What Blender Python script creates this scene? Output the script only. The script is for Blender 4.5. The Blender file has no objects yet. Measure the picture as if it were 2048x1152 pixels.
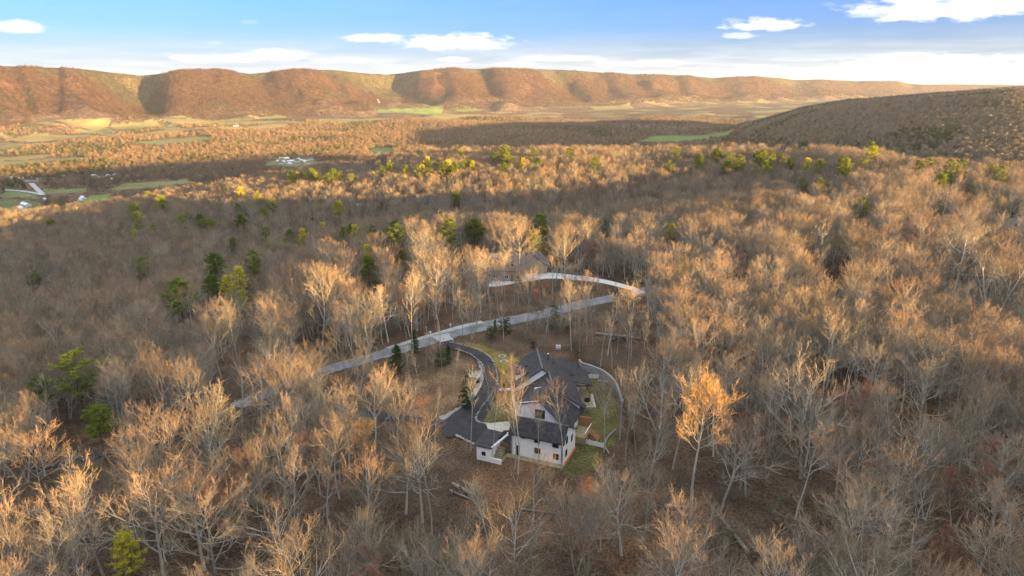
import bpy, bmesh, math, random, time
import numpy as np
T0 = time.time()
R = math.radians
scene = bpy.context.scene
col = scene.collection
rng = np.random.default_rng(7)
random.seed(7)

# ------------------------------------------------------------------ camera, sky, sun, exposure
HC = 65.0                     # drone height over the yard
F = 1365.0                    # focal length in pixels of a 2048 px wide picture
PITCH = math.atan(411 / F)
CP, SP = math.cos(PITCH), math.sin(PITCH)
cam = bpy.data.cameras.new('camera')
cam.sensor_width = 36.0
cam.lens = 36.0 * F / 2048
cam.clip_start = 0.5
cam.clip_end = 90000
cam_o = bpy.data.objects.new('camera', cam)
cam_o.location = (0, 0, HC)
cam_o.rotation_euler = (math.pi / 2 - PITCH, 0, 0)
col.objects.link(cam_o)
scene.camera = cam_o

SUN_AZ, SUN_EL = 132.0, 5.0   # degrees clockwise from +Y, degrees over the horizon
SUN_COL = (1.0, 0.585, 0.21)
SUN_STR = 5.0
SKY_STR = 0.15
EXPOSURE = 2.42
HAZE = 1.35e-5
sl = bpy.data.lights.new('sun', 'SUN')
sl.energy = SUN_STR
sl.angle = R(0.5)
sl.color = SUN_COL
sun = bpy.data.objects.new('sun', sl)
# lamp shines along its local -Z
sun.rotation_euler = (R(90 - SUN_EL), 0, R(180 - SUN_AZ))
sun.location = (0, 0, 500)
col.objects.link(sun)
scene.view_settings.view_transform = 'Standard'
scene.view_settings.look = 'None'
scene.view_settings.gamma = 1
scene.view_settings.use_curve_mapping = False
scene.view_settings.exposure = EXPOSURE
try:
    scene.cycles.volume_max_steps = 64
    scene.cycles.max_bounces = 4
    scene.cycles.volume_bounces = 0
except Exception:
    pass


class NT:
    """small node tree writer"""
    def __init__(s, t):
        s.t = t
    def n(s, typ, **kw):
        o = s.t.nodes.new(typ)
        ins = kw.pop('ins', {})
        for k, v in kw.items():
            setattr(o, k, v)
        for k, v in ins.items():
            if hasattr(v, 'node'):
                s.t.links.new(v, o.inputs[k])
            else:
                o.inputs[k].default_value = v
        return o
    def math(s, op, a, b=None, c=None, clamp=False):
        ins = {0: a}
        if b is not None: ins[1] = b
        if c is not None: ins[2] = c
        return s.n('ShaderNodeMath', operation=op, use_clamp=clamp, ins=ins).outputs[0]
    def mix(s, f, a, b, bt='MIX'):
        return s.n('ShaderNodeMix', data_type='RGBA', blend_type=bt, ins={0: f, 6: a, 7: b}).outputs[2]
    def noise(s, vec, scale, detail=4, rough=0.55, out=0, dist=0):
        return s.n('ShaderNodeTexNoise', ins={'Vector': vec, 'Scale': scale, 'Detail': detail, 'Roughness': rough, 'Distortion': dist}).outputs[out]
    def smooth(s, v, a, b, lo=0.0, hi=1.0):
        return s.n('ShaderNodeMapRange', interpolation_type='SMOOTHSTEP', ins={0: v, 1: a, 2: b, 3: lo, 4: hi}).outputs[0]
    def link(s, a, b):
        s.t.links.new(a, b)


def rgb(c):
    return (c[0], c[1], c[2], 1.0)


world = bpy.data.worlds.new('World')
scene.world = world
world.use_nodes = True
w = NT(world.node_tree)
world.node_tree.nodes.clear()
SKYZ = 1.0
def build_sky():
    sky = w.n('ShaderNodeTexSky', sky_type='NISHITA', sun_disc=False, sun_elevation=R(SUN_EL),
              sun_rotation=R(SUN_AZ), altitude=500, air_density=1.0, dust_density=0.6, ozone_density=3.0)
    tc = w.n('ShaderNodeTexCoord').outputs['Generated']
    sep = w.n('ShaderNodeSeparateXYZ', ins={0: tc})
    x, y, z = sep.outputs
    zc = w.math('MAXIMUM', z, 0.0)
    base = w.mix(1.0, sky.outputs[0], rgb((.215, .30, .62)), 'MULTIPLY')
    # clouds live on a flat deck: direction divided by its height
    den = w.math('ADD', zc, 0.035)
    px = w.math('DIVIDE', x, den); py = w.math('DIVIDE', y, den)
    v1 = w.n('ShaderNodeCombineXYZ', ins={0: px, 1: py, 2: 0.0}).outputs[0]
    # angular coordinates, for the separate cumulus
    az = w.math('ARCTAN2', x, y)
    v2 = w.n('ShaderNodeCombineXYZ', ins={0: w.math('MULTIPLY', az, 1.0), 1: w.math('MULTIPLY', z, 3.2), 2: 0.0}).outputs[0]
    # thin high veil towards the horizon
    veil = w.noise(v1, 0.55, 6, 0.6, dist=0.4)
    band = w.smooth(z, 0.075, 0.02)
    veilm = w.math('MULTIPLY', w.smooth(veil, 0.28, 0.72), w.math('MULTIPLY_ADD', band, 0.5, 0.05))
    veil_all = w.math('ADD', veilm, w.math('MULTIPLY', w.smooth(z, 0.075, 0.0), 0.55), clamp=True)
    # detached cumulus: placed puffs (azimuth deg, height sine, half widths) with ragged edges
    wob = w.noise(v2, 22.0, 6, 0.62)
    wob2 = w.noise(v2, 70.0, 4, 0.6)
    edge = w.math('ADD', w.math('MULTIPLY', wob, 1.5), w.math('MULTIPLY', wob2, 0.5))
    puffs = [(0.0, 0, 0, 0)]
    mask = None
    for (u, v, hw, hh, amt) in CLOUDS:
        ax = math.atan((u - 1024) / (F / 1.0) / (CP + (576 - v) / F * SP))
        rz = -SP + (576 - v) / F * CP
        rl = math.sqrt(((u - 1024) / F) ** 2 + (CP + (576 - v) / F * SP) ** 2 + rz ** 2)
        cz = rz / rl
        dx = w.math('DIVIDE', w.math('SUBTRACT', az, ax), hw / F)
        dz = w.math('DIVIDE', w.math('SUBTRACT', z, cz), hh / F)
        # flatter undersides
        dz = w.math('MULTIPLY', dz, w.math('MULTIPLY_ADD', w.math('LESS_THAN', dz, 0.0), 0.5, 1.0))
        d = w.math('ADD', w.math('MULTIPLY', dx, dx), w.math('MULTIPLY', dz, dz))
        m = w.smooth(w.math('ADD', w.math('SQRT', d), w.math('MULTIPLY', w.math('SUBTRACT', edge, 1.0), 1.5)), 1.05, 0.5, 0.0, amt)
        mask = m if mask is None else w.math('MAXIMUM', mask, m)
    # broken bright cloud deck above the view, added to lift the ambient light
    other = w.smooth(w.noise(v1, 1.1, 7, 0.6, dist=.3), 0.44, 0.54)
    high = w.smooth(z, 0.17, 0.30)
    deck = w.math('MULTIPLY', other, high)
    c = w.mix(veil_all, base, rgb(VEIL))
    shade = w.noise(v2, 40.0, 4, 0.6)
    cl = w.mix(shade, rgb(CLOUD_LO), rgb(CLOUD_HI))
    c = w.mix(mask, c, cl)
    c = w.mix(deck, c, rgb(FILL_DECK))
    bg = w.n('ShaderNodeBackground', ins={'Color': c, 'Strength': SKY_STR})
    out = w.n('ShaderNodeOutputWorld')
    w.link(bg.outputs[0], out.inputs[0])
CLOUDS = [(50, 57, 46, 14, .85), (915, 88, 120, 19, 1.0), (745, 78, 62, 12, .8), (450, 118, 100, 10, .9), (560, 112, 62, 14, 1.0),
          (910, 120, 40, 7, .8), (1530, 52, 75, 14, .95), (1480, 72, 34, 8, .6), (1880, 18, 150, 30, 1.0), (2020, 8, 70, 22, .95),
          (1850, 130, 190, 17, 1.0), (1530, 145, 110, 12, .95), (1030, 128, 40, 6, .7), (428, 86, 14, 4, .25), (500, 45, 18, 4, .18),
          (1750, 30, 60, 10, .5), (1960, 150, 120, 12, .8), (1120, 118, 110, 9, .4), (700, 122, 90, 8, .4), (1290, 128, 110, 9, .45)]
VEIL = (1.06, 1.20, 1.38)
CLOUD_LO = (1.25, 1.3, 1.38)
CLOUD_HI = (1.7, 1.7, 1.7)
FILL_DECK = (3.0, 2.98, 2.6)
build_sky()

# ------------------------------------------------------------------ numeric helpers
def hash2(ix, iy, seed=0):
    n = (ix.astype(np.int64) * 374761393 + iy.astype(np.int64) * 668265263 + seed * 974711) & 0x7fffffff
    n = ((n ^ (n >> 13)) * 1274126177) & 0x7fffffff
    n = n ^ (n >> 16)
    return (n & 0xffff) / 65535.0

def vnoise(x, y, seed=0):
    ix = np.floor(x); iy = np.floor(y)
    fx = x - ix; fy = y - iy
    fx = fx * fx * fx * (fx * (fx * 6 - 15) + 10); fy = fy * fy * fy * (fy * (fy * 6 - 15) + 10)
    a = hash2(ix, iy, seed); b = hash2(ix + 1, iy, seed)
    c = hash2(ix, iy + 1, seed); d = hash2(ix + 1, iy + 1, seed)
    return (a * (1 - fx) + b * fx) * (1 - fy) + (c * (1 - fx) + d * fx) * fy

def fbm(x, y, oct=4, seed=0, gain=0.5):
    s = 0; a = 1; t = 0
    for i in range(oct):
        s = s + a * vnoise(x * 2 ** i + i * 17.3, y * 2 ** i - i * 9.1, seed + i)
        t += a; a *= gain
    return s / t

def sstep(x, a, b):
    t = np.clip((x - a) / (b - a), 0, 1)
    return t * t * (3 - 2 * t)

def ray(u, v):
    a = (u - 1024) / F; b = (576 - v) / F
    return np.array([a, CP + b * SP, -SP + b * CP])

def az_of(u, v=300):
    r = ray(u, v)
    return math.degrees(math.atan2(r[0], r[1]))

def proj(x, y, z):
    dz = z - HC
    d = y * CP - dz * SP
    up = y * SP + dz * CP
    d = np.where(d < 0.1, 0.1, d) if isinstance(d, np.ndarray) else max(d, 0.1)
    return 1024 + F * x / d, 576 - F * up / d, d

def inpoly(px, py, poly):
    px = np.asarray(px, float); py = np.asarray(py, float)
    ins = np.zeros(px.shape, bool)
    n = len(poly)
    for i in range(n):
        x1, y1 = poly[i]; x2, y2 = poly[(i + 1) % n]
        c = ((y1 > py) != (y2 > py)) & (px < (x2 - x1) * (py - y1) / ((y2 - y1) if y2 != y1 else 1e-9) + x1)
        ins ^= c
    return ins

# ------------------------------------------------------------------ terrain height
FLOOR = -285.0
SDX, SDY = math.sin(R(SUN_AZ)), math.cos(R(SUN_AZ))
def tab(pairs):
    a = np.array(pairs, float)
    return a[:, 0], a[:, 1]
# plateau rim round the drone: azimuth -> radius and ground height at the rim
RIM_R = tab([(-180, 700), (-120, 430), (-90, 380), (-60, 520), (az_of(0), 600), (az_of(200), 620), (az_of(400), 640), (az_of(600), 640), (az_of(800), 600),
             (az_of(1024), 570), (az_of(1400), 560), (az_of(1650), 540), (az_of(1850), 480), (az_of(2048), 480), (50, 600), (65, 2000), (90, 3200), (130, 3600), (165, 2600), (180, 700)])
RIM_V = [(0, 412), (200, 395), (400, 357), (600, 330), (800, 303), (900, 295), (1024, 291), (1400, 287), (1600, 288), (1750, 296), (1850, 316), (2048, 324)]
TREE_H = 12.0
def _rimz():
    out = [(-180, -10), (-120, -45), (-80, -40)]
    for u, v in RIM_V:
        r = ray(u, v); a = az_of(u, v)
        rr = np.interp(a, *RIM_R)
        out.append((a, HC + rr * r[2] / math.hypot(r[0], r[1]) - TREE_H))
    out += [(50, 15), (65, 60), (90, 70), (130, 40), (165, 20), (180, -10)]  # unseen rim, its right side raised to shade the mesa
    return tab(out)
RIM_Z = _rimz()
# mountain wall across the valley
M_CREST_V = [(-300, 128), (0, 131), (90, 134), (160, 137), (250, 146), (282, 150), (330, 146), (380, 139), (440, 139), (500, 147), (540, 144), (600, 138), (660, 139), (740, 146), (775, 148),
             (840, 141), (900, 136), (1000, 137), (1110, 138), (1180, 143), (1250, 148), (1330, 149), (1400, 153), (1425, 156), (1450, 154), (1510, 153), (1560, 156), (1590, 160), (1640, 159), (1690, 161), (1730, 163),
             (1795, 162), (1815, 167), (1850, 170), (1900, 169), (2048, 171), (2300, 171)]
MC_Z = tab([(az_of(u, v), -( -SP + (576 - v) / F * CP) / math.hypot((u - 1024) / F, CP + (576 - v) / F * SP)) for u, v in M_CREST_V])
M_BASE = tab([(-90, 5200), (-60, 5600), (az_of(0), 6300), (az_of(300), 7000), (az_of(700), 7900), (az_of(1024), 9300), (az_of(1300), 11300), (az_of(1500), 13500),
              (az_of(1650), 16000), (az_of(1800), 19000), (az_of(1900), 22000), (az_of(2048), 25000), (60, 27000)])
# hollows cut in the wall: (u centre at crest, u half width, depth, drift in u towards the foot)
HOLLOWS = [(284, 60, .80, 10), (790, 66, .80, 46), (965, 24, .20, 40), (1118, 30, .40, 60), (1195, 22, .20, 50), (1265, 20, .18, 50), (520, 40, .16, 30), (120, 26, .14, -20),
           (660, 26, .12, 30), (1430, 36, .30, 40), (1585, 34, .34, 40), (1700, 30, .34, 40), (1818, 20, .45, 20), (1345, 22, .2, 25), (40, 22, .14, 20), (880, 20, .12, 20)]
WALLPTS = None
def pt0(u, v, z=0.0):
    r = ray(u, v); t = (z - HC) / r[2]
    return (r[0] * t, r[1] * t)
WALL_PX = [(1157, 724), (1160, 733), (1170, 741), (1186, 748), (1204, 756), (1219, 768), (1230, 781), (1238, 797), (1242, 808)]
WALL_XY = [pt0(u, v) for u, v in WALL_PX]

def poly_dist_side(x, y, pts):
    best = np.full(np.shape(x), 1e9); side = np.zeros(np.shape(x))
    for (x1, y1), (x2, y2) in zip(pts[:-1], pts[1:]):
        dx, dy = x2 - x1, y2 - y1
        L = dx * dx + dy * dy
        t = np.clip(((x - x1) * dx + (y - y1) * dy) / L, 0, 1)
        ex = x - (x1 + t * dx); ey = y - (y1 + t * dy)
        d = np.hypot(ex, ey)
        s = dx * (y - y1) - dy * (x - x1)
        m = d < best
        best = np.where(m, d, best); side = np.where(m, s, side)
    return best, side

def height(x, y):
    x = np.asarray(x, float); y = np.asarray(y, float)
    r = np.hypot(x, y) + 1e-6
    az = np.degrees(np.arctan2(x, y))
    rim = np.interp(az, *RIM_R); rz = np.interp(az, *RIM_Z)
    rim = rim * (1 + 0.10 * (fbm(az / 9 + 40, r * 0 + 2.2, 3, 5) - .5))
    q = np.clip((r - 170) / (rim - 170), 0, 1.0)
    left = sstep(-az, 2, 22) * sstep(az, -130, -90)
    q2 = np.clip((r - 120) / (rim - 120), 0, 1.0)
    z = rz * (q * q * (3 - 2 * q) * (1 - left) + (1 - (1 - q2) ** 2.4) * left)
    # unseen hill behind the drone shaped for shade; flank ends right of the house
    sd = SDX * x + SDY * y; pd = -SDY * x + SDX * y
    z = z + 71 * sstep(sd, 150, 720) * (1 - sstep(pd, 130, 260)) * (1 - sstep(sd, 1100, 1900) * .6) * sstep(pd, -900, -500)
    und = (fbm(x / 130, y / 130, 3, 11) - .5)
    fade = sstep(r, 190, 330)
    z = z + und * 17 * fade * (1 - sstep(q, .85, 1.0) * .6)
    # a shallow hollow in front of the far brow
    front = np.exp(-((az + 2) / 24.0) ** 2)
    z = z - 18 * front * np.exp(-((q - .5) / .2) ** 2)
    # the ground nearer than the yard and to the left of it
    z = z + (fbm(x / 45 + 3, y / 45, 3, 21) - .5) * 3.0 * sstep(np.hypot(x - 8, (y - 128)), 34, 70) * (1 - fade)
    # rim drop to the valley
    d = r - rim
    low = FLOOR + 14 * (fbm(x / 700, y / 700, 4, 31) - .45) * sstep(d, 500, 1400)
    low = low + 75 * np.exp(-(((x * .55 + y * .83) - 4300) / 520.0) ** 2) * sstep(az, -32, -6) * (fbm(x / 900, y / 900, 3, 33))
    low = low + 70 * sstep(fbm(x / 1100 + 9, y / 1100, 3, 34), .55, .8) * sstep(r, 3200, 4800) * .55
    fall = sstep(d, 0, 620)
    steep = 1 - (1 - np.clip(d / 620, 0, 1)) ** 1.6
    z = np.where(d > 0, (z * (1 - steep) + low * steep), z)
    # neighbouring mesa to the right
    U = 1024 + F * np.tan(np.radians(az)) * 1.0
    mr0 = 1750 + 500 * (1 - sstep(az, 16, 33))
    mr1 = 3300
    topz = np.interp(az, [14, 17, az_of(1500, 270), az_of(1600, 230), az_of(1700, 212), az_of(1800, 200), az_of(1900, 192), az_of(2000, 184), az_of(2048, 181), 45, 60, 75],
                     [FLOOR, FLOOR + 20, -170, -82, -41, -17, 2, 22, 30, 55, 80, 60])
    m = (r - mr0) / (mr1 - mr0)
    prof = sstep(m, -.35, 1.0) ** .8
    back = 1 - sstep(r, 4700, 6200)
    mesa = FLOOR + (topz - FLOOR) * np.clip(prof, 0, 1) * back
    mesa = mesa + (fbm(x / 260 + 5, y / 260, 4, 41) - .5) * 22 * np.clip(prof, 0, 1) * back * sstep(topz, FLOOR, FLOOR + 90)
    isr = sstep(az, 12, 16) * sstep(-az, -75, -62)
    z = np.where((d > 0), np.maximum(z, FLOOR + (mesa - FLOOR) * isr), z)
    # mountain wall
    rb = np.interp(az, *M_BASE)
    crest = HC - np.interp(az, *MC_Z) * (rb + 1350)
    inview = sstep(az, -100, -80) * sstep(-az, -80, -60)
    s = (r - rb) / 1350.0
    uu = 1024 + F * np.tan(np.radians(np.clip(az, -80, 80))) * (CP + .27 * SP)
    shift = np.zeros_like(s)
    for (hu, hw, dep, dr) in HOLLOWS:
        c = hu + dr * (1 - np.clip(s, 0, 1.2))
        k = (uu - c) / hw
        g = np.where(k < 0, np.exp(-(k * .8) ** 2), np.exp(-(np.abs(k) * 1.5) ** 2.6))
        shift = shift + dep * g * sstep(s, -.05, .35)
    warp = (fbm(uu / 60 + s * 1.3, s * 1.2 + 3, 4, 51) - .5)
    rid = 1 - np.abs(2 * fbm(uu / 40 + s * 2.2, s * 1.6 + 8, 4, 55) - 1)
    shift = shift + warp * .34 + (rid - .75) * .16 * sstep(s, -.1, .2) * (1 - sstep(s, .8, 1.1))
    se = s - shift * (1 - sstep(s, 1.35, 1.8))
    t = np.clip(se, -.75, 1.0)
    tt = np.clip((t + .75) / 1.75, 0, 1)
    pr = tt ** 2.5 * (1 + 1.0 * tt * (1 - tt))
    pr = pr * (1 - .0) 
    foot = sstep(s, -.75, -.3) * (1 - sstep(s, .1, .45))
    mt = FLOOR + (crest - FLOOR) * pr + 8 * (fbm(x / 150, y / 150, 3, 61) - .5) * sstep(s, -.2, .3)
    mt = mt + foot * 95 * np.clip(fbm(x / 420 + 3, y / 420, 3, 63) - .42, 0, 1) * 1.6
    mt = mt - 40 * sstep(s, 1.5, 5)
    z = np.maximum(z, np.where((s > -.8), FLOOR + (mt - FLOOR) * inview, -1e4))
    # raised wood floor behind the retaining wall of the yard
    bx = (x > 5) & (x < 60) & (y > 95) & (y < 190)
    if np.any(bx):
        dist, side = poly_dist_side(x, y, WALL_XY)
        up = 1.7 * sstep(np.where(side > 0, dist, -dist), .5, 2.6) * (1 - sstep(dist, 14, 34))
        z = z + np.where(bx, up, 0)
    return z

def h1(x, y):
    return float(height(np.array([x]), np.array([y]))[0])

def G(u, v, lift=0.0, far=False):
    """first point of the ground seen through a picture position"""
    r = ray(u, v)
    hl = math.hypot(r[0], r[1])
    ts = np.geomspace(40, 30000, 3000) if far else np.linspace(40, 900, 1800)
    X = r[0] * ts / hl; Y = r[1] * ts / hl; Z = HC + r[2] * ts / hl
    H = height(X, Y)
    k = np.argmax(H >= Z)
    return Vec((X[k], Y[k], H[k] + lift))
from mathutils import Vector as Vec, Matrix

# ------------------------------------------------------------------ object helpers
def tag(o, label=None, cat=None, group=None, kind=None):
    if label: o['label'] = label
    if cat: o['category'] = cat
    if group: o['group'] = group
    if kind: o['kind'] = kind
    return o

def link(name, mesh, parent=None, loc=(0, 0, 0)):
    o = bpy.data.objects.new(name, mesh)
    o.location = loc
    col.objects.link(o)
    if parent is not None: o.parent = parent
    return o

def empty(name, loc, rz=0.0, label=None, cat=None, group=None):
    o = bpy.data.objects.new(name, None)
    o.location = loc; o.rotation_euler = (0, 0, rz)
    o.empty_display_size = .5
    col.objects.link(o)
    return tag(o, label, cat, group)

def np_mesh(name, V, Fc, mats, midx=None, smooth=False):
    """V (n,3) array, Fc list of (m,k) face arrays"""
    me = bpy.data.meshes.new(name)
    V = np.asarray(V, np.float32)
    me.vertices.add(len(V)); me.vertices.foreach_set('co', V.ravel())
    loops = np.concatenate([np.asarray(f, np.int32).ravel() for f in Fc])
    tot = np.concatenate([np.full(len(f), f.shape[1], np.int32) for f in Fc])
    start = np.concatenate([[0], np.cumsum(tot)[:-1]]).astype(np.int32)
    me.loops.add(len(loops)); me.loops.foreach_set('vertex_index', loops)
    me.polygons.add(len(tot)); me.polygons.foreach_set('loop_start', start); me.polygons.foreach_set('loop_total', tot)
    for m in (mats if isinstance(mats, (list, tuple)) else [mats]): me.materials.append(m)
    if midx is not None: me.polygons.foreach_set('material_index', np.asarray(midx, np.int32))
    me.polygons.foreach_set('use_smooth', np.full(len(tot), smooth))
    me.update(calc_edges=True)
    return me

class MB:
    """collects solids, builds one mesh"""
    def __init__(s): s.v = []; s.f = []
    def add(s, vs, fs):
        b = len(s.v); s.v += [tuple(p) for p in vs]; s.f += [tuple(i + b for i in f) for f in fs]; return s
    def box(s, x0, x1, y0, y1, z0, z1, fr=None):
        vs = [(x, y, z) for z in (z0, z1) for y in (y0, y1) for x in (x0, x1)]
        if fr: vs = [fr(*p) for p in vs]
        return s.add(vs, [(0, 2, 3, 1), (4, 5, 7, 6), (0, 1, 5, 4), (2, 6, 7, 3), (0, 4, 6, 2), (1, 3, 7, 5)])
    def prism(s, poly, y0, y1, fr=None):
        """profile in x-z extruded along y"""
        n = len(poly)
        vs = [(x, y0, z) for x, z in poly] + [(x, y1, z) for x, z in poly]
        if fr: vs = [fr(*p) for p in vs]
        fs = [tuple(range(n)), tuple(range(2 * n - 1, n - 1, -1))]
        fs += [(i + n, (i + 1) % n + n, (i + 1) % n, i) for i in range(n)]
        return s.add(vs, fs)
    def slab(s, pts, th, fr=None):
        """any planar polygon given by 3D points, thickened downwards"""
        n = len(pts)
        vs = [tuple(p) for p in pts] + [(p[0], p[1], p[2] - th) for p in pts]
        if fr: vs = [fr(*p) for p in vs]
        fs = [tuple(range(n)), tuple(range(2 * n - 1, n - 1, -1))]
        fs += [(i + n, (i + 1) % n + n, (i + 1) % n, i) for i in range(n)]
        return s.add(vs, fs)
    def tube(s, pts, rad, n=6):
        rad = [rad] * len(pts) if not isinstance(rad, (list, tuple)) else rad
        b = len(s.v); pts = [Vec(p) for p in pts]
        for i, p in enumerate(pts):
            d = (pts[min(i + 1, len(pts) - 1)] - pts[max(i - 1, 0)]).normalized()
            a = d.cross(Vec((0.3, 0.9, 0.2))).normalized(); c = d.cross(a)
            for k in range(n):
                t = 2 * math.pi * k / n
                s.v.append(tuple(p + (a * math.cos(t) + c * math.sin(t)) * rad[i]))
        for i in range(len(pts) - 1):
            for k in range(n):
                s.f.append((b + i * n + k, b + i * n + (k + 1) % n, b + (i + 1) * n + (k + 1) % n, b + (i + 1) * n + k))
        s.f.append(tuple(b + k for k in range(n - 1, -1, -1)))
        s.f.append(tuple(b + (len(pts) - 1) * n + k for k in range(n)))
        return s
    def mesh(s, name, mat, org=(0, 0, 0)):
        me = bpy.data.meshes.new(name)
        me.from_pydata([(a - org[0], b - org[1], c - org[2]) for a, b, c in s.v], [], s.f)
        me.materials.append(mat); me.update()
        bm = bmesh.new(); bm.from_mesh(me); bmesh.ops.recalc_face_normals(bm, faces=bm.faces); bm.to_mesh(me); bm.free()
        return me
    def build(s, name, mat, parent=None, org=None):
        if org is None: org = tuple(parent.matrix_world_loc) if False else (tuple(root_loc(parent)) if parent else (0, 0, 0))
        return link(name, s.mesh(name, mat, org), parent)

def root_loc(p):
    v = Vec((0, 0, 0))
    while p is not None:
        v = v + p.location; p = p.parent
    return v

# ------------------------------------------------------------------ materials
def mat_new(name):
    m = bpy.data.materials.new(name); m.use_nodes = True
    m.node_tree.nodes.clear()
    return m, NT(m.node_tree)

def finish(t, color, rough=0.85, normal=None, spec=0.2, **kw):
    b = t.n('ShaderNodeBsdfPrincipled')
    for k, v in {'Base Color': color, 'Roughness': rough, 'Specular IOR Level': spec, **kw}.items():
        if hasattr(v, 'node'): t.link(v, b.inputs[k])
        else: b.inputs[k].default_value = v
    if normal is not None: t.link(normal, b.inputs['Normal'])
    o = t.n('ShaderNodeOutputMaterial'); t.link(b.outputs[0], o.inputs[0])

def simple(name, c1, c2, scale=3.0, rough=.8, bump=.0, detail=5, spec=.2, metallic=0, bscale=None, perobj=0.0):
    m, t = mat_new(name)
    co = t.n('ShaderNodeTexCoord').outputs['Object']
    nz = t.noise(co, scale, detail, .6)
    c = t.mix(t.smooth(nz, .3, .7), rgb(c1), rgb(c2))
    if perobj:
        rnd = t.n('ShaderNodeObjectInfo').outputs['Random']
        c = t.mix(1.0, c, t.n('ShaderNodeCombineColor', ins={0: t.math('MULTIPLY_ADD', rnd, perobj, 1 - perobj / 2), 1: t.math('MULTIPLY_ADD', rnd, perobj, 1 - perobj / 2), 2: t.math('MULTIPLY_ADD', rnd, perobj, 1 - perobj / 2)}).outputs[0], 'MULTIPLY')
    nrm = None
    if bump:
        nrm = t.n('ShaderNodeBump', ins={'Strength': bump, 'Distance': .05, 'Height': t.noise(co, bscale or scale * 4, 4, .6)}).outputs[0]
    finish(t, c, rough, nrm, spec, Metallic=metallic)
    return m

def twig_mat(name, a, b, c3, sat=1.0):
    """colour varies from tree to tree (a..b), and upwards to a sunlit or red-budded tone (c3)"""
    m, t = mat_new(name)
    rnd = t.n('ShaderNodeObjectInfo').outputs['Random']
    co = t.n('ShaderNodeTexCoord').outputs['Object']
    z = t.n('ShaderNodeSeparateXYZ', ins={0: co}).outputs[2]
    c = t.mix(rnd, rgb(a), rgb(b))
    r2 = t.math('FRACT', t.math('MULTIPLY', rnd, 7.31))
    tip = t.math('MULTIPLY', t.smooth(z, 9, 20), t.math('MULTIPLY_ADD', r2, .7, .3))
    c = t.mix(tip, c, rgb(c3))  # sunlit warmth put into the upper crown colour; red buds on maples
    nz = t.noise(co, 1.1, 3, .6)
    c = t.mix(1.0, c, t.n('ShaderNodeValToRGB', ins={0: nz}).outputs[0], 'MULTIPLY') if False else c
    r3 = t.math('FRACT', t.math('MULTIPLY', rnd, 13.77))
    val = t.math('MULTIPLY_ADD', r3, .65, .62)
    val = t.math('MULTIPLY', val, t.smooth(nz, .2, .8, .8, 1.2))
    c = t.n('ShaderNodeHueSaturation', ins={'Value': val, 'Saturation': sat, 'Color': c}).outputs[0]
    d = t.n('ShaderNodeBsdfDiffuse', ins={'Color': c})
    o = t.n('ShaderNodeOutputMaterial'); t.link(d.outputs[0], o.inputs[0])
    return m

M = {}
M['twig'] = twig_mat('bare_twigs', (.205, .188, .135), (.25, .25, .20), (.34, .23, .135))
M['twig_sunlit'] = twig_mat('sunlit_twigs', (.36, .27, .14), (.38, .28, .14), (.48, .30, .13))  # brighter twig copy with golden sunlight put into its colour
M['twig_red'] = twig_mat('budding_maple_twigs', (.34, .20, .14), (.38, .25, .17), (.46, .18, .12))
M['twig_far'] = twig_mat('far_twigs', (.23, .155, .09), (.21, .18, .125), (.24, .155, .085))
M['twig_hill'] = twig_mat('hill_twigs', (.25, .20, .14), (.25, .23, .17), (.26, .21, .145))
M['twig_rust'] = twig_mat('rust_twigs', (.105, .062, .040), (.095, .075, .054), (.115, .062, .038))
M['needle_far'] = twig_mat('far_needles', (.075, .095, .035), (.11, .12, .04), (.09, .11, .04))
def bark_mat(name, a, b, lichen):
    m, t = mat_new(name)
    rnd = t.n('ShaderNodeObjectInfo').outputs['Random']
    co = t.n('ShaderNodeTexCoord').outputs['Object']
    c = t.mix(rnd, rgb(a), rgb(b))
    nz = t.noise(co, 1.6, 5, .65)
    c = t.mix(t.smooth(nz, .45, .7, 0, .55), c, rgb(lichen))
    st = t.noise(t.n('ShaderNodeMapping', ins={0: co, 3: (9, 9, .9)}).outputs[0], 2.0, 4, .6)
    c = t.n('ShaderNodeHueSaturation', ins={'Value': t.smooth(st, .25, .75, .6, 1.25), 'Color': c}).outputs[0]
    finish(t, c, .95, None, .05)
    return m
M['bark'] = bark_mat('grey_bark', (.27, .25, .21), (.52, .50, .45), (.40, .45, .36))
M['bark_dark'] = bark_mat('dark_bark', (.09, .065, .05), (.15, .11, .08), (.13, .12, .08))
def needle_mat(name, a, b):
    m, t = mat_new(name)
    rnd = t.n('ShaderNodeObjectInfo').outputs['Random']
    co = t.n('ShaderNodeTexCoord').outputs['Object']
    nz = t.noise(co, .9, 4, .6)
    c = t.mix(t.smooth(nz, .35, .65), rgb(a), rgb(b))
    c = t.n('ShaderNodeHueSaturation', ins={'Hue': t.math('MULTIPLY_ADD', rnd, -.03, .515), 'Value': t.math('MULTIPLY_ADD', rnd, .6, .7), 'Color': c}).outputs[0]
    d = t.n('ShaderNodeBsdfDiffuse', ins={'Color': c})
    tr = t.n('ShaderNodeBsdfTranslucent', ins={'Color': c})
    mx = t.n('ShaderNodeMixShader', ins={0: .2, 1: d.outputs[0], 2: tr.outputs[0]})
    o = t.n('ShaderNodeOutputMaterial'); t.link(mx.outputs[0], o.inputs[0])
    return m
M['needle'] = needle_mat('pine_needles', (.12, .17, .035), (.23, .27, .055))
M['needle_dark'] = needle_mat('cedar_needles', (.045, .08, .03), (.09, .13, .045))
M['needle_yellow'] = needle_mat('yellow_pine_needles', (.38, .38, .04), (.55, .50, .06))

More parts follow.
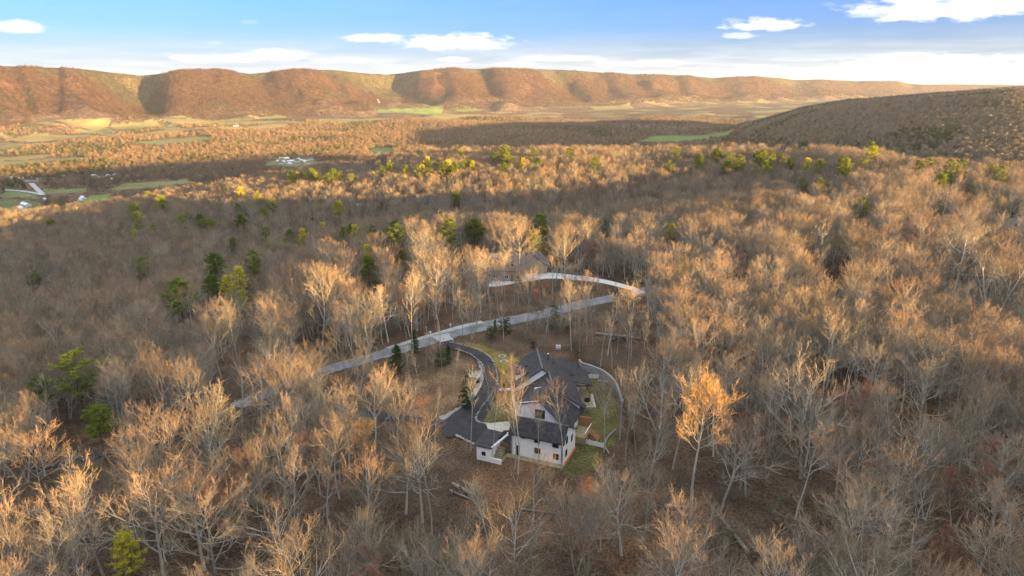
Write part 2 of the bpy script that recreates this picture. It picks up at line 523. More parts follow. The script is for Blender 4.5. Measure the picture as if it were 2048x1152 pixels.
def terrain_mat():
    m, t = mat_new('ground')
    at = t.n('ShaderNodeAttribute', attribute_name='albedo')
    geo = t.n('ShaderNodeNewGeometry').outputs['Position']
    n1 = t.noise(geo, 2.4, 5, .7)
    n2 = t.noise(geo, .16, 5, .6)
    n3 = t.noise(geo, .035, 6, .68)
    n4 = t.noise(geo, .008, 5, .65)
    a = at.outputs['Alpha']      # 0 near litter, 1 far woods seen as texture
    near = t.math('MULTIPLY', t.smooth(n1, .3, .72, .45, 1.7), t.smooth(n2, .25, .75, .7, 1.3))
    far = t.math('MULTIPLY', t.smooth(n3, .3, .7, .45, 1.5), t.smooth(n4, .3, .7, .75, 1.25))
    k = t.n('ShaderNodeMix', data_type='FLOAT', ins={0: a, 2: near, 3: far}).outputs[0]
    c = t.n('ShaderNodeHueSaturation', ins={'Value': k, 'Color': at.outputs['Color']}).outputs[0]
    bh = t.math('MULTIPLY', n3, t.math('MULTIPLY', a, 22.0))
    bh = t.math('ADD', bh, t.math('MULTIPLY', n1, .10))
    nrm = t.n('ShaderNodeBump', ins={'Strength': .8, 'Distance': 1.0, 'Height': bh}).outputs[0]
    finish(t, c, .95, nrm, .0)
    return m
M['ground'] = terrain_mat()
M['asphalt'] = simple('asphalt', (.032, .032, .038), (.055, .055, .062), .5, .85, .3, 8)
M['roadway'] = simple('gravel_road', (.16, .18, .21), (.25, .27, .30), .35, .9, .3, 9)
def road_mat():
    m, t = mat_new('tarred_gravel')
    co = t.n('ShaderNodeTexCoord').outputs['Object']
    c = t.mix(t.smooth(t.noise(co, .35, 9, .6), .3, .7), rgb((.15, .165, .19)), rgb((.25, .27, .295)))
    c = t.mix(t.smooth(t.noise(co, 1.1, 7, .7), .55, .68, 0, .75), c, rgb((.12, .085, .06)))
    c = t.mix(t.smooth(t.noise(co, 5, 4, .7), .6, .72, 0, .6), c, rgb((.16, .11, .075)))
    finish(t, c, .9, t.n('ShaderNodeBump', ins={'Strength': .3, 'Distance': .05, 'Height': t.noise(co, 6, 4, .6)}).outputs[0], .1)
    return m
M['roadway'] = road_mat()
M['roadedge'] = simple('pale_road_edge', (.34, .36, .38), (.45, .46, .46), .6, .9, .2, 8)
M['concrete'] = simple('concrete', (.52, .55, .57), (.66, .67, .67), .4, .8, .1, 8)
M['gravel'] = simple('pale_gravel', (.20, .20, .19), (.34, .33, .32), 2.5, .95, .5, 8)
M['stone'] = simple('limestone', (.28, .27, .25), (.48, .46, .42), 2.2, .9, .4, 6)
M['patio'] = simple('stone_paving', (.36, .34, .29), (.56, .54, .48), 2.2, .85, .2, 8)
M['wallblock'] = simple('retaining_block', (.14, .15, .16), (.28, .29, .30), 2.2, .9, .6, 8)
M['cap'] = simple('wall_cap', (.22, .23, .23), (.32, .32, .31), 2, .85, .2)
M['wood'] = simple('stained_wood', (.24, .12, .055), (.34, .18, .09), 2.0, .7, .2)
M['deck'] = simple('weathered_deck', (.22, .19, .11), (.33, .29, .18), 1.6, .85, .3)
M['black'] = simple('black_metal', (.018, .018, .02), (.03, .03, .032), 3, .5)
M['fascia'] = simple('dark_fascia', (.03, .03, .034), (.05, .05, .055), 2, .6)
M['trimw'] = simple('white_trim', (.66, .67, .68), (.74, .75, .76), 2, .6)
M['clay'] = simple('red_clay', (.42, .14, .045), (.55, .22, .08), 1.2, .95, .3)
M['tanwall'] = simple('tan_siding', (.34, .28, .20), (.42, .35, .26), 1.4, .8)
M['tanroof'] = simple('weathered_roof', (.17, .14, .12), (.23, .19, .165), 1.2, .9, .3)
M['greyroof'] = simple('grey_roof', (.10, .11, .125), (.15, .16, .18), 1.5, .9, .3)
M['metalroof'] = simple('white_metal_roof', (.62, .64, .66), (.8, .8, .8), .1, .5)
M['barnwall'] = simple('farm_wall', (.5, .48, .45), (.66, .64, .6), .5, .8)
M['log'] = bark_mat('weathered_log', (.22, .20, .17), (.33, .30, .26), (.40, .38, .33))
M['mulch'] = simple('mulch_ring', (.45, .42, .37), (.55, .52, .47), 3, .95, .4)
M['utility'] = simple('utility_grey', (.62, .64, .66), (.75, .76, .77), 3, .5)
def siding():
    m, t = mat_new('white_board_siding')
    co = t.n('ShaderNodeTexCoord').outputs['Object']
    nz = t.noise(co, .9, 6, .65)
    c = t.mix(t.smooth(nz, .3, .75), rgb((.80, .80, .79)), rgb((.88, .87, .85)))
    st = t.noise(t.n('ShaderNodeMapping', ins={0: co, 3: (5, 5, .25)}).outputs[0], 1.5, 4, .6)
    c = t.mix(t.smooth(st, .55, .8, 0, .3), c, rgb((.5, .5, .48)))
    finish(t, c, .6, None, .3)
    return m
M['siding'] = siding()
def shingle(name, a, b):
    m, t = mat_new(name)
    co = t.n('ShaderNodeTexCoord').outputs['Object']
    br = t.n('ShaderNodeTexBrick', ins={0: t.n('ShaderNodeMapping', ins={0: co, 2: (0, 0, R(4))}).outputs[0], 1: rgb(a), 2: rgb(b), 3: rgb([q * .55 for q in a]), 'Scale': 1.0, 'Mortar Size': .015, 'Brick Width': .5, 'Row Height': .2})
    nz = t.noise(co, 1.3, 7, .7)
    c = t.n('ShaderNodeHueSaturation', ins={'Value': t.smooth(nz, .25, .75, .65, 1.4), 'Color': br.outputs[0]}).outputs[0]
    nrm = t.n('ShaderNodeBump', ins={'Strength': .5, 'Distance': .02, 'Height': t.noise(co, 9, 4, .7)}).outputs[0]
    finish(t, c, .9, nrm, .15)
    return m
M['shingle'] = shingle('charcoal_shingles', (.050, .049, .055), (.074, .072, .078))
def glass():
    m, t = mat_new('window_glass')
    finish(t, rgb((.02, .022, .02)), .06, None, .6)
    return m
M['glass'] = glass()

# ------------------------------------------------------------------ terrain mesh (one sheet, polar grid about the drone's ground point)
def zsmooth(poly, x, y, wob=1.0, seed=3, sc=3.0):
    jx = (fbm(x / sc, y / sc, 3, seed) - .5) * 2 * wob; jy = (fbm(x / sc + 50, y / sc, 3, seed) - .5) * 2 * wob
    acc = 0
    for dx, dy in ((0, 0), (.5, .2), (-.4, .4), (.2, -.5)):
        acc = acc + inpoly(x + jx + dx * wob, y + jy + dy * wob, poly)
    return acc / 4.0

def pxpoly(pts, z=0.0):
    return [pt0(u, v, z) for u, v in pts]

LAWN_YEL = pxpoly([(928, 684), (960, 690), (1000, 702), (1040, 716), (1050, 735), (1015, 760), (1010, 790), (1005, 812), (988, 812), (997, 770), (990, 735), (968, 708)])
LAWN_FRONT = pxpoly([(994, 775), (1030, 775), (1045, 800), (1045, 852), (1015, 850), (974, 848), (955, 846), (952, 836), (958, 826), (975, 808)])
LAWN_RIGHT = pxpoly([(1158, 742), (1205, 765), (1232, 800), (1238, 850), (1228, 885), (1207, 905), (1195, 935), (1160, 955), (1128, 945), (1128, 925), (1150, 888), (1150, 810), (1165, 770)])
CLEAR_LEFT = pxpoly([(880, 740), (930, 715), (965, 740), (972, 770), (950, 805), (905, 832), (840, 840), (790, 800), (800, 765)])
CLAYP = pxpoly([(1165, 960), (1195, 955), (1190, 1000), (1172, 1040), (1165, 1000)])
CLAYP2 = pxpoly([(822, 800), (850, 790), (850, 815), (820, 815)])
RDIRT = pxpoly([(1990, 560), (2060, 520), (2100, 640), (2060, 660)])
V_FIELDS = [  # (pixel polygon on the valley floor, colour)
    ([(62, 262), (90, 242), (170, 238), (246, 242), (240, 250), (190, 262)], (.50, .40, .17)),
    ([(0, 247), (62, 247), (55, 257), (0, 259)], (.46, .37, .16)),
    ([(8, 279), (70, 269), (150, 270), (160, 277), (60, 282)], (.48, .38, .16)),
    ([(328, 262), (362, 260), (372, 276), (340, 279)], (.46, .35, .16)),
    ([(400, 246), (450, 243), (452, 250), (405, 252)], (.32, .32, .13)),
    ([(468, 252), (480, 245), (552, 245), (545, 253)], (.42, .36, .15)),
    ([(440, 268), (560, 263), (700, 264), (690, 270), (520, 271)], (.48, .36, .17)),
    ([(620, 248), (640, 242), (790, 237), (818, 238), (810, 250), (700, 250)], (.46, .38, .16)),
    ([(737, 226), (770, 214), (860, 214), (890, 221), (880, 231), (760, 232)], (.24, .32, .12)),
    ([(655, 222), (700, 218), (740, 219), (730, 226), (660, 228)], (.32, .36, .13)),
    ([(864, 236), (900, 229), (1008, 230), (1000, 237), (900, 239)], (.45, .37, .16)),
    ([(1042, 230), (1060, 225), (1127, 225), (1120, 230)], (.42, .34, .17)),
    ([(731, 303), (745, 296), (785, 296), (790, 304), (760, 308)], (.20, .26, .11)),
    ([(1277, 287), (1310, 277), (1400, 273), (1460, 268), (1471, 273), (1450, 281), (1380, 288)], (.20, .30, .11)),
    ([(1540, 252), (1550, 247), (1587, 247), (1585, 252)], (.24, .29, .13)),
    ([(520, 330), (545, 322), (600, 317), (628, 318), (640, 324), (600, 332)], (.24, .26, .14)),
    ([(78, 388), (90, 375), (150, 376), (178, 376), (172, 383), (120, 388)], (.25, .28, .13)),
    ([(218, 378), (225, 369), (290, 363), (380, 357), (384, 364), (300, 374), (240, 380)], (.28, .29, .14)),
    ([(125, 412), (150, 400), (200, 388), (222, 389), (225, 398), (190, 412), (140, 418)], (.22, .30, .12)),
    ([(0, 377), (55, 380), (80, 390), (70, 396), (0, 393)], (.24, .28, .13)),
    ([(0, 398), (40, 398), (90, 412), (80, 425), (0, 420)], (.22, .25, .12)),
    ([(1450, 196), (1560, 194), (1560, 198), (1460, 200)], (.36, .32, .18)),
    ([(1180, 216), (1260, 213), (1270, 217), (1190, 220)], (.38, .33, .17)),
    ([(1500, 222), (1580, 218), (1600, 222), (1510, 226)], (.36, .33, .18)),
]
V_FIELDS = [(pxpoly(p, FLOOR + 4), c) for p, c in V_FIELDS]
def patch_fields(x, y):
    """small hedged fields of the open valley floor: 0..1"""
    wx = x + 160 * (fbm(x / 500, y / 500, 2, 201) - .5); wy = y + 160 * (fbm(x / 500 + 7, y / 500, 2, 202) - .5)
    a = wx * .84 - wy * .54; b = wx * .54 + wy * .84
    ca, cb = np.floor(a / 260), np.floor(b / 420)
    h = hash2(ca, cb, 17)
    region_ = fbm(x / 1500 + 3, y / 1500, 2, 203)
    on = (h > .80 - .55 * sstep(region_, .45, .62)) & (h < .985)
    edge = (np.abs((a / 260 - ca) - .5) < .44) & (np.abs((b / 420 - cb) - .5) < .455)
    r_ = np.hypot(x, y)
    lim = np.interp(np.degrees(np.arctan2(x, y)), [az_of(0), az_of(480), az_of(640), az_of(1600)], [3700, 4300, 6700, 7200])
    on &= ~((r_ > 7000) & (h < .72))
    return (on & edge & (r_ > lim)).astype(float), hash2(ca, cb, 23)
PINES_V = pxpoly([(918, 252), (930, 240), (1000, 238), (1010, 250), (960, 256)], FLOOR + 10)

def make_terrain():
    az_in = np.arange(-43, 43.001, .125)
    az = np.concatenate([np.arange(-180, -43, 3.0), az_in, np.arange(43 + 1, 180, 3.0)])
    r = np.concatenate([np.array([.0, 8, 16, 24, 32]), np.arange(38, 62, 2.0), np.arange(62, 190, .85), np.geomspace(190, 700, 110)[0:],
                        np.geomspace(708, 5800, 170), np.geomspace(5860, 30000, 240), np.array([33000, 40000, 60000])])
    A, Rr = np.meshgrid(np.radians(az), r, indexing='ij')
    X = Rr * np.sin(A); Y = Rr * np.cos(A)
    Z = height(X.ravel(), Y.ravel()).reshape(X.shape)
    Z[:, -2:] -= np.array([30, 160])
    na, nr = X.shape
    V = np.stack([X, Y, Z], -1).reshape(-1, 3)
    i, j = np.meshgrid(np.arange(na), np.arange(nr - 1), indexing='ij')
    i2 = (i + 1) % na
    # faces wound to point up
    f = np.stack([i * nr + j, i * nr + j + 1, i2 * nr + j + 1, i2 * nr + j], -1).reshape(-1, 4)
    me = np_mesh('ground', V, [f], M['ground'], smooth=True)
    x, y, z = V[:, 0], V[:, 1], V[:, 2]
    rr = np.hypot(x, y)
    n1 = fbm(x / 9, y / 9, 4, 71)[:, None]; n2 = fbm(x / 60, y / 60, 3, 72)[:, None]
    c = np.array([.072, .055, .043]) * (1 - n1) + np.array([.115, .082, .058]) * n1
    c = c * (.8 + .4 * n2)
    # orange leaf patches
    g = sstep(fbm(x / 22, y / 22, 3, 73), .62, .75)[:, None]
    c = c * (1 - g * .6) + np.array([.16, .09, .052]) * g * .6
    near = rr < 400
    xn, yn = x[near], y[near]
    def paint(poly, colr, amt=1.0, wob=1.2, sc=3.0):
        a = zsmooth(poly, xn, yn, wob, 3, sc)[:, None] * amt
        nz = fbm(xn / 2.2, yn / 2.2, 4, 77)[:, None]
        colr = np.array(colr) * (.6 + .8 * nz)
        c[near] = c[near] * (1 - a) + colr * a
    paint(CLEAR_LEFT, (.17, .115, .07), .9, 2.5)
    paint(LAWN_YEL, (.20, .165, .048), .95, 1.4)
    paint(LAWN_FRONT, (.15, .135, .06), .9, 1.0)
    paint(LAWN_RIGHT, (.10, .098, .042), .95, 1.0)
    paint(CLAYP, (.34, .13, .05), .7, 2.0)
    paint(CLAYP2, (.38, .16, .07), .6, 2.0)
    # far woods
    wf = sstep(rr, 620, 1100)[:, None]
    f1 = fbm(x / 420, y / 420, 4, 81)[:, None]
    cw = np.array([.15, .10, .07]) * (1 - f1) + np.array([.19, .14, .09]) * f1
    gr = sstep(fbm(x / 260 + 9, y / 260, 4, 82), .6, .72)[:, None]
    cw = cw * (1 - .55 * gr) + np.array([.10, .115, .05]) * .55 * gr
    rb = np.interp(np.degrees(np.arctan2(x, y)), *M_BASE)
    s = (rr - rb) / 1350.0
    mt = sstep(s, -.1, .3)[:, None]
    cm = np.array([.10, .06, .038]) * (.85 + .3 * f1)
    cm = cm * (1 - .5 * gr) + np.array([.075, .075, .042]) * .5 * gr
    topg = sstep(s, .99, 1.04)[:, None]
    cm = cm * (1 - topg * .55) + np.array([.09, .10, .05]) * topg * .55
    cw = cw * (1 - mt) + cm * mt
    # scattered small fields on the valley floor
    flat = ((z < FLOOR + 75) & (rr > 1200) & (s < .05))
    pf, ph = patch_fields(x, y)
    fld = (pf * flat)[:, None]; ph = ph[:, None]
    fcol = np.array([.29, .22, .105]) * (1 - ph) + np.array([.19, .20, .09]) * ph
    cw = cw * (1 - fld) + fcol * (.85 + .3 * f1) * fld
    xv, yv = x[flat], y[flat]
    jx = (fbm(xv / 120, yv / 120, 3, 84) - .5) * 90; jy = (fbm(xv / 120 + 30, yv / 120, 3, 84) - .5) * 140
    fm = fld[:, 0].copy()
    cv = cw[flat]; fv = np.zeros(len(xv))
    for p, colr in V_FIELDS:
        a = inpoly(xv + jx * .5, yv + jy * .5, p).astype(float)[:, None]
        cv = cv * (1 - a) + .66 * np.array(colr) * (.85 + .3 * vnoise(xv / 60, yv / 60, 5)[:, None]) * a
        fv = np.maximum(fv, a[:, 0])
    a = inpoly(xv + jx, yv + jy, PINES_V).astype(float)[:, None]
    cv = cv * (1 - a) + np.array([.05, .07, .03]) * a
    cw[flat] = cv; fm[flat] = np.maximum(fm[flat], fv)
    c = c * (1 - wf) + cw * wf
    # bare limestone bluffs showing near the brow of the mountain wall and the mesa
    col4 = np.ones((len(x), 4), np.float32)
    col4[:, :3] = np.clip(c, 0, 1)
    col4[:, 3] = wf[:, 0] * (1 - .85 * fm)
    at = me.color_attributes.new('albedo', 'FLOAT_COLOR', 'POINT')
    at.data.foreach_set('color', col4.ravel())
    o = link('ground', me)
    tag(o, kind='structure')
    return fm
make_terrain()
print('terrain', round(time.time() - T0, 1))

# ------------------------------------------------------------------ roads, drives
def smooth_line(pts, n=8):
    P = [Vec(p) for p in pts]
    out = []
    for i in range(len(P) - 1):
        p0 = P[max(i - 1, 0)]; p1 = P[i]; p2 = P[i + 1]; p3 = P[min(i + 2, len(P) - 1)]
        for k in range(n):
            t = k / n
            out.append(.5 * ((2 * p1) + (p2 - p0) * t + (2 * p0 - 5 * p1 + 4 * p2 - p3) * t * t + (3 * p1 - p0 - 3 * p2 + p3) * t ** 3))
    out.append(P[-1])
    return out

def strip(name, line, wid, mat, lift, cross=5, label=None, rough_edge=0.0, seed=1):
    """ribbon draped on the ground; line is 2D, wid number or list"""
    n = len(line)
    wl = wid if isinstance(wid, (list, tuple)) else [wid, wid]
    ws = np.interp(np.linspace(0, 1, n), np.linspace(0, 1, len(wl)), wl)
    V = []
    rg = random.Random(seed)
    for i, p in enumerate(line):
        d = (line[min(i + 1, n - 1)] - line[max(i - 1, 0)]); d = Vec((d[0], d[1])).normalized()
        nn = Vec((-d.y, d.x))
        e0 = ws[i] / 2 + rg.uniform(-1, 1) * rough_edge; e1 = ws[i] / 2 + rg.uniform(-1, 1) * rough_edge
        for k in range(cross):
            t = -e0 + (e0 + e1) * k / (cross - 1)
            V.append((p[0] + nn.x * t, p[1] + nn.y * t))
    V = np.array(V)
    # the drape uses the highest ground beside the point so that the sheet stays clear
    Z = height(V[:, 0], V[:, 1])
    Z = np.maximum(Z, height(V[:, 0] + .4, V[:, 1])); Z = np.maximum(Z, height(V[:, 0], V[:, 1] + .4))
    V3 = np.column_stack([V, Z + lift])
    i, j = np.meshgrid(np.arange(n - 1), np.arange(cross - 1), indexing='ij')
    f = np.stack([i * cross + j + 1, i * cross + j, (i + 1) * cross + j, (i + 1) * cross + j + 1], -1).reshape(-1, 4)
    o = link(name, np_mesh(name, V3, [f], mat, smooth=True))
    tag(o, label, kind='structure')
    return o

def line_px(pts, n=8):
    return smooth_line([Vec((G(u, v).x, G(u, v).y, 0)) for u, v in pts], n)

ROAD = line_px([(470, 815), (540, 785), (610, 757), (660, 740), (720, 723), (790, 702), (850, 684), (905, 668), (960, 655), (1060, 634), (1140, 616), (1190, 604), (1240, 594), (1290, 583), (1350, 570)])
strip('road', ROAD, [6.2, 6.2], M['roadway'], .10, 7, 'grey tarred gravel road crossing the wood behind the white house', .35)
EDGE = line_px([(775, 699), (830, 681), (880, 667), (925, 654), (965, 645)])
strip('road_shoulder', EDGE, 2.0, M['roadedge'], .15, 3, 'pale chip shoulder along the far side of the bend', .2)
APRON = line_px([(880, 672), (893, 683), (905, 694)])
strip('road_apron', APRON, [5.2, 2.0], M['roadedge'], .17, 4, 'pale apron where the black drive leaves the road', .2)
DRIVE = line_px([(893, 684), (905, 692), (925, 700), (948, 708), (966, 719), (979, 736), (984, 755), (981, 775), (970, 797), (952, 818), (935, 836), (925, 856), (932, 872)])
strip('driveway', DRIVE, [3.0, 3.0, 3.4, 3.6, 4.0, 5.0, 7.5, 8.0], M['asphalt'], .20, 5, 'black asphalt driveway curving down to the white house', .05)
COURT = line_px([(905, 856), (940, 868), (975, 872)])
strip('parking_court', COURT, [4, 6.5, 5], M['asphalt'], .16, 5, 'black asphalt parking court beside the small annex', .1)
GRAV = line_px([(958, 722), (968, 740), (970, 762), (960, 785), (940, 808), (912, 828), (880, 840)])
strip('gravel_margin', GRAV, [.8, 1.8, 2.6, 3.0, 3.0, 2.8, 1.2], M['gravel'], .13, 4, 'pale gravel margin on the inside of the drive bend', .3)
GR2 = line_px([(938, 753), (955, 751), (968, 750)])
strip('gravel_patch', GR2, [1.5, 4.2, 4.5], M['gravel'], .12, 4, 'pale gravel patch beside the drive', .4)
LOW = line_px([(-20, 970), (40, 951), (110, 932), (170, 918), (240, 902), (300, 889), (360, 876), (430, 853), (500, 824), (560, 812), (640, 815), (740, 830), (830, 842), (905, 858)])
strip('lower_driveway', LOW, 2.7, M['asphalt'], .14, 4, 'dark lower drive running through the wood to the left edge', .1)
CONC = line_px([(1285, 588), (1262, 578), (1225, 568), (1180, 560), (1130, 554), (1085, 552), (1040, 558), (1000, 566), (975, 568)])
strip('concrete_drive', CONC, [3.4, 3.4, 4, 6, 8, 9, 7, 7], M['concrete'], .12, 5, 'white concrete drive in front of the tan house', .1)
PATH = line_px([(996, 780), (1012, 780), (1030, 779)])
strip('front_path', PATH, 1.2, M['concrete'], .1, 3, 'short concrete path from the drive to the front door', .0)
YARD = line_px([(975, 858), (1000, 856), (1022, 854)])
strip('side_patio', YARD, 3.6, M['patio'], .22, 4, 'pale leaf-strewn side patio by the annex', .05)
VR = [[(0, 379), (40, 382), (70, 388), (88, 392)], [(62, 366), (72, 376), (84, 390)], [(-10, 358), (60, 362), (150, 359), (215, 352), (300, 346)]]
for k, p in enumerate(VR):
    ln = smooth_line([Vec((*pt0(u, v, FLOOR + 2), 0)) for u, v in p], 8)
    strip('valley_road', ln, 16, M['roadedge'], 2.0, 3, ['pale farm road entering the valley from the left edge', 'pale short road climbing between the green valley fields', 'pale road past the yards at the foot of the lit woods'][k], .5, 5)

def stones(name, line_pts, spread, n, smin, smax, mat, label, cat, seed):
    rg = random.Random(seed); mb = MB()
    L = len(line_pts) - 1
    for k in range(n):
        t = rg.uniform(0, L - 1e-3); i = int(t); p = line_pts[i].lerp(line_pts[i + 1], t - i)
        x = p[0] + rg.gauss(0, spread); y = p[1] + rg.gauss(0, spread)
        s = rg.uniform(smin, smax); a = rg.uniform(0, 3.14); z = h1(x, y) + .16
        vs = []
        for dz, q in ((-.1, 1.0), (s * .55, .72)):
            for c4 in range(5):
                tt = a + c4 * 2 * math.pi / 5
                e = s * q * rg.uniform(.75, 1.15)
                vs.append((x + math.cos(tt) * e, y + math.sin(tt) * e * .75, z + dz))
        mb.add(vs, [(4, 3, 2, 1, 0), (5, 6, 7, 8, 9)] + [(c4, (c4 + 1) % 5, (c4 + 1) % 5 + 5, c4 + 5) for c4 in range(5)])
    o = mb.build(name, mat)
    tag(o, label, cat, kind='stuff')
    return o
stones('stone_edging', line_px([(900, 686), (930, 692), (955, 700), (975, 711), (988, 728), (994, 748), (993, 772), (982, 793), (965, 815), (953, 833), (955, 845), (975, 850)]), .10, 330, .10, .22, M['stone'], 'pale stones edging the outer side of the black driveway', 'stones', 1)
stones('stone_edging', line_px([(912, 700), (935, 708), (955, 720), (965, 733), (968, 748)]), .10, 130, .10, .2, M['stone'], 'pale stones edging the inner bend of the black driveway', 'stones', 2)
stones('stone_edging', line_px([(912, 873), (930, 882), (950, 893)]), .15, 60, .12, .26, M['stone'], 'pale stones along the low edge of the parking court', 'stones', 3)
print('roads', round(time.time() - T0, 1))

# ------------------------------------------------------------------ the white house
def frame(ox, oy, deg):
    c, s = math.cos(R(deg)), math.sin(R(deg))
    return lambda x, y, z: (ox + x * c - y * s, oy + x * s + y * c, z)
FM = frame(0, 0, 4.0)            # main block: ridge runs away from the drone
FW = frame(9.0, 106.8, -22.5)    # angled garage wing
house = empty('white_house', FM(15.5, 128, 0), 0, 'white board-sided house with charcoal shingle roofs among bare trees', 'house')
HO = tuple(house.location)

def gable_roof(parent, fr, xl, zl, xr, zr, xe, ze, y0, y1, th=.22, ov=.35, left=True, right=True, mat='shingle'):
    """ridge (xr,zr), left eave (xl,zl), right eave (xe,ze); slopes carried over the eaves by ov"""
    if left:
        k = (zr - zl) / (xr - xl)
        MB().slab([(xl - ov, y0 - ov, zl - ov * k), (xr, y0 - ov, zr), (xr, y1 + ov, zr), (xl - ov, y1 + ov, zl - ov * k)][::-1], th, fr).build('roof_slope', M[mat], parent)
    if right:
        k = (ze - zr) / (xe - xr)
        MB().slab([(xe + ov, y0 - ov, ze + ov * k), (xr + .004, y0 - ov, zr), (xr + .004, y1 + ov, zr), (xe + ov, y1 + ov, ze + ov * k)], th, fr).build('roof_slope', M[mat], parent)
    MB().box(xr - .14, xr + .14, y0 - ov, y1 + ov, zr - .04, zr + .06, fr).build('ridge_cap', M['greyroof'], parent)

def rake(parent, fr, pts, y, w=.24, d=.08, mat='fascia'):
    """dark boards along a gable edge"""
    for (x1, z1), (x2, z2) in zip(pts[:-1], pts[1:]):
        MB().prism([(x1, z1 - w), (x2, z2 - w), (x2, z2 + .03), (x1, z1 + .03)], y - d, y - .004, fr).build('fascia', M[mat], parent)

def window(parent, fr, x0, x1, z0, z1, y, side='front', panes=1, frame_mat='black', trim=.09, rows=1):
    """window in a wall facing -y of the frame (or +x when side='right')"""
    def q(x, yy, z):
        return fr(x, yy, z) if side == 'front' else fr(-yy, x, z)
    yy = y if side == 'front' else -y
    f = MB()
    f.box(x0 - trim, x1 + trim, yy - .07, yy + .02, z0 - trim, z0, q); f.box(x0 - trim, x1 + trim, yy - .07, yy + .02, z1, z1 + trim, q)
    f.box(x0 - trim, x0, yy - .07, yy + .02, z0, z1, q); f.box(x1, x1 + trim, yy - .07, yy + .02, z0, z1, q)
    for k in range(1, panes):
        xx = x0 + (x1 - x0) * k / panes
        f.box(xx - .05, xx + .05, yy - .065, yy + .02, z0, z1, q)
    for k in range(1, rows):
        zz = z0 + (z1 - z0) * k / rows
        f.box(x0, x1, yy - .06, yy + .02, zz - .035, zz + .035, q)
    w_ = f.build('window', M[frame_mat], parent)
    for k in range(panes):
        a = x0 + (x1 - x0) * k / panes; b = x0 + (x1 - x0) * (k + 1) / panes
        MB().box(a + .01, b - .01, yy - .03, yy + .01, z0 + .01, z1 - .01, q).build('pane', M['glass'], w_)
    MB().box(x0 - trim - .05, x1 + trim + .05, yy - .13, yy + .02, z0 - trim - .07, z0 - trim - .004, q).build('sill', M['trimw'], w_)
    return w_

# --- main block A (rear, wider) and B (nearer), ridge heights from the picture
MB().prism([(9.3, 0), (21.6, 0), (21.6, 4.55), (15.05, 9.3), (9.3, 5.4)], 127.2, 137.4, FM).build('wall', M['siding'], house)
gable_roof(house, FM, 9.3, 5.65, 15.05, 9.5, 21.9, 4.75, 127.2, 137.4)
MB().prism([(11.4, 0), (21.6, 0), (21.6, 4.5), (16.4, 8.45), (11.4, 5.1)], 119.4, 127.19, FM).build('wall', M['siding'], house)
gable_roof(house, FM, 11.4, 5.35, 16.4, 8.6, 21.9, 4.72, 119.4, 127.15, ov=.3)
rake(house, FM, [(8.95, 5.41), (15.05, 9.5), (16.6, 8.4)], 126.85)
rake(house, FM, [(12.6, 6.2), (16.4, 8.6), (21.0, 5.35)], 119.1)
MB().box(8.9, 9.02, 126.9, 137.7, 5.1, 5.28, FM).build('gutter', M['fascia'], house)
MB().box(22.26, 22.4, 119.2, 137.6, 4.3, 4.46, FM).build('gutter', M['fascia'], house)
# front entry recess under block B's left eave, with posts
MB().box(9.6, 11.39, 123.2, 127.18, .15, .35, FM).build('entry_step', M['concrete'], house)
for yy in (123.4, 126.2):
    MB().box(9.75, 9.95, yy, yy + .2, .35, 4.6, FM).build('post', M['trimw'], house)
MB().slab([(9.3, 122.9, 4.5), (11.38, 122.9, 5.3), (11.38, 127.1, 5.3), (9.3, 127.1, 4.5)][::-1], .2, FM).build('porch_roof', M['shingle'], house)
window(house, FM, 17.6, 18.2, 0, 0.01, 119.3) if False else None
# shed dormers on the left slope of A
for yy in (129.3, 132.8):
    y0, y1 = yy, yy + 2.3
    MB().prism([(9.75, 5.7), (12.6, 7.6), (9.75, 7.3)], y0, y1, FM).build('dormer', M['siding'], house)
    MB().slab([(9.3, y0 - .25, 7.33), (13.0, y0 - .25, 7.98), (13.0, y1 + .25, 7.98), (9.3, y1 + .25, 7.33)][::-1], .16, FM).build('dormer_roof', M['shingle'], house)
    wf = MB().box(9.66, 9.74, y0 + .5, y1 - .5, 6.2, 7.1, FM).build('window', M['black'], house)
    MB().box(9.63, 9.65, y0 + .58, y1 - .58, 6.27, 7.03, FM).build('pane', M['glass'], wf)
# rear cross gable to the right
fr2 = frame(*FM(17.5, 138.7, 0)[:2], 4 - 62)
MB().prism([(-2.9, 0), (2.9, 0), (2.9, 4.4), (0, 6.5), (-2.9, 4.4)], .5, 8.0, fr2).build('wall', M['siding'], house) if False else None
MB().box(19.3, 24.0, 134.6, 141.2, 0, 4.0, FM).build('wall', M['siding'], house)
MB().slab([(18.0, 138.3, 6.9), (20.8, 138.3, 6.9), (24.6, 134.1, 4.0), (19.0, 134.1, 5.9)][::-1], .2, FM).build('roof_slope', M['shingle'], house)
MB().slab([(18.0, 138.31, 6.9), (20.8, 138.31, 6.9), (24.6, 141.8, 4.0), (18.0, 141.8, 4.0)], .2, FM).build('roof_slope', M['shingle'], house)
MB().slab([(20.82, 138.3, 6.9), (24.62, 134.1, 4.0), (24.62, 141.8, 4.0)], .2, FM).build('roof_slope', M['shingle'], house)
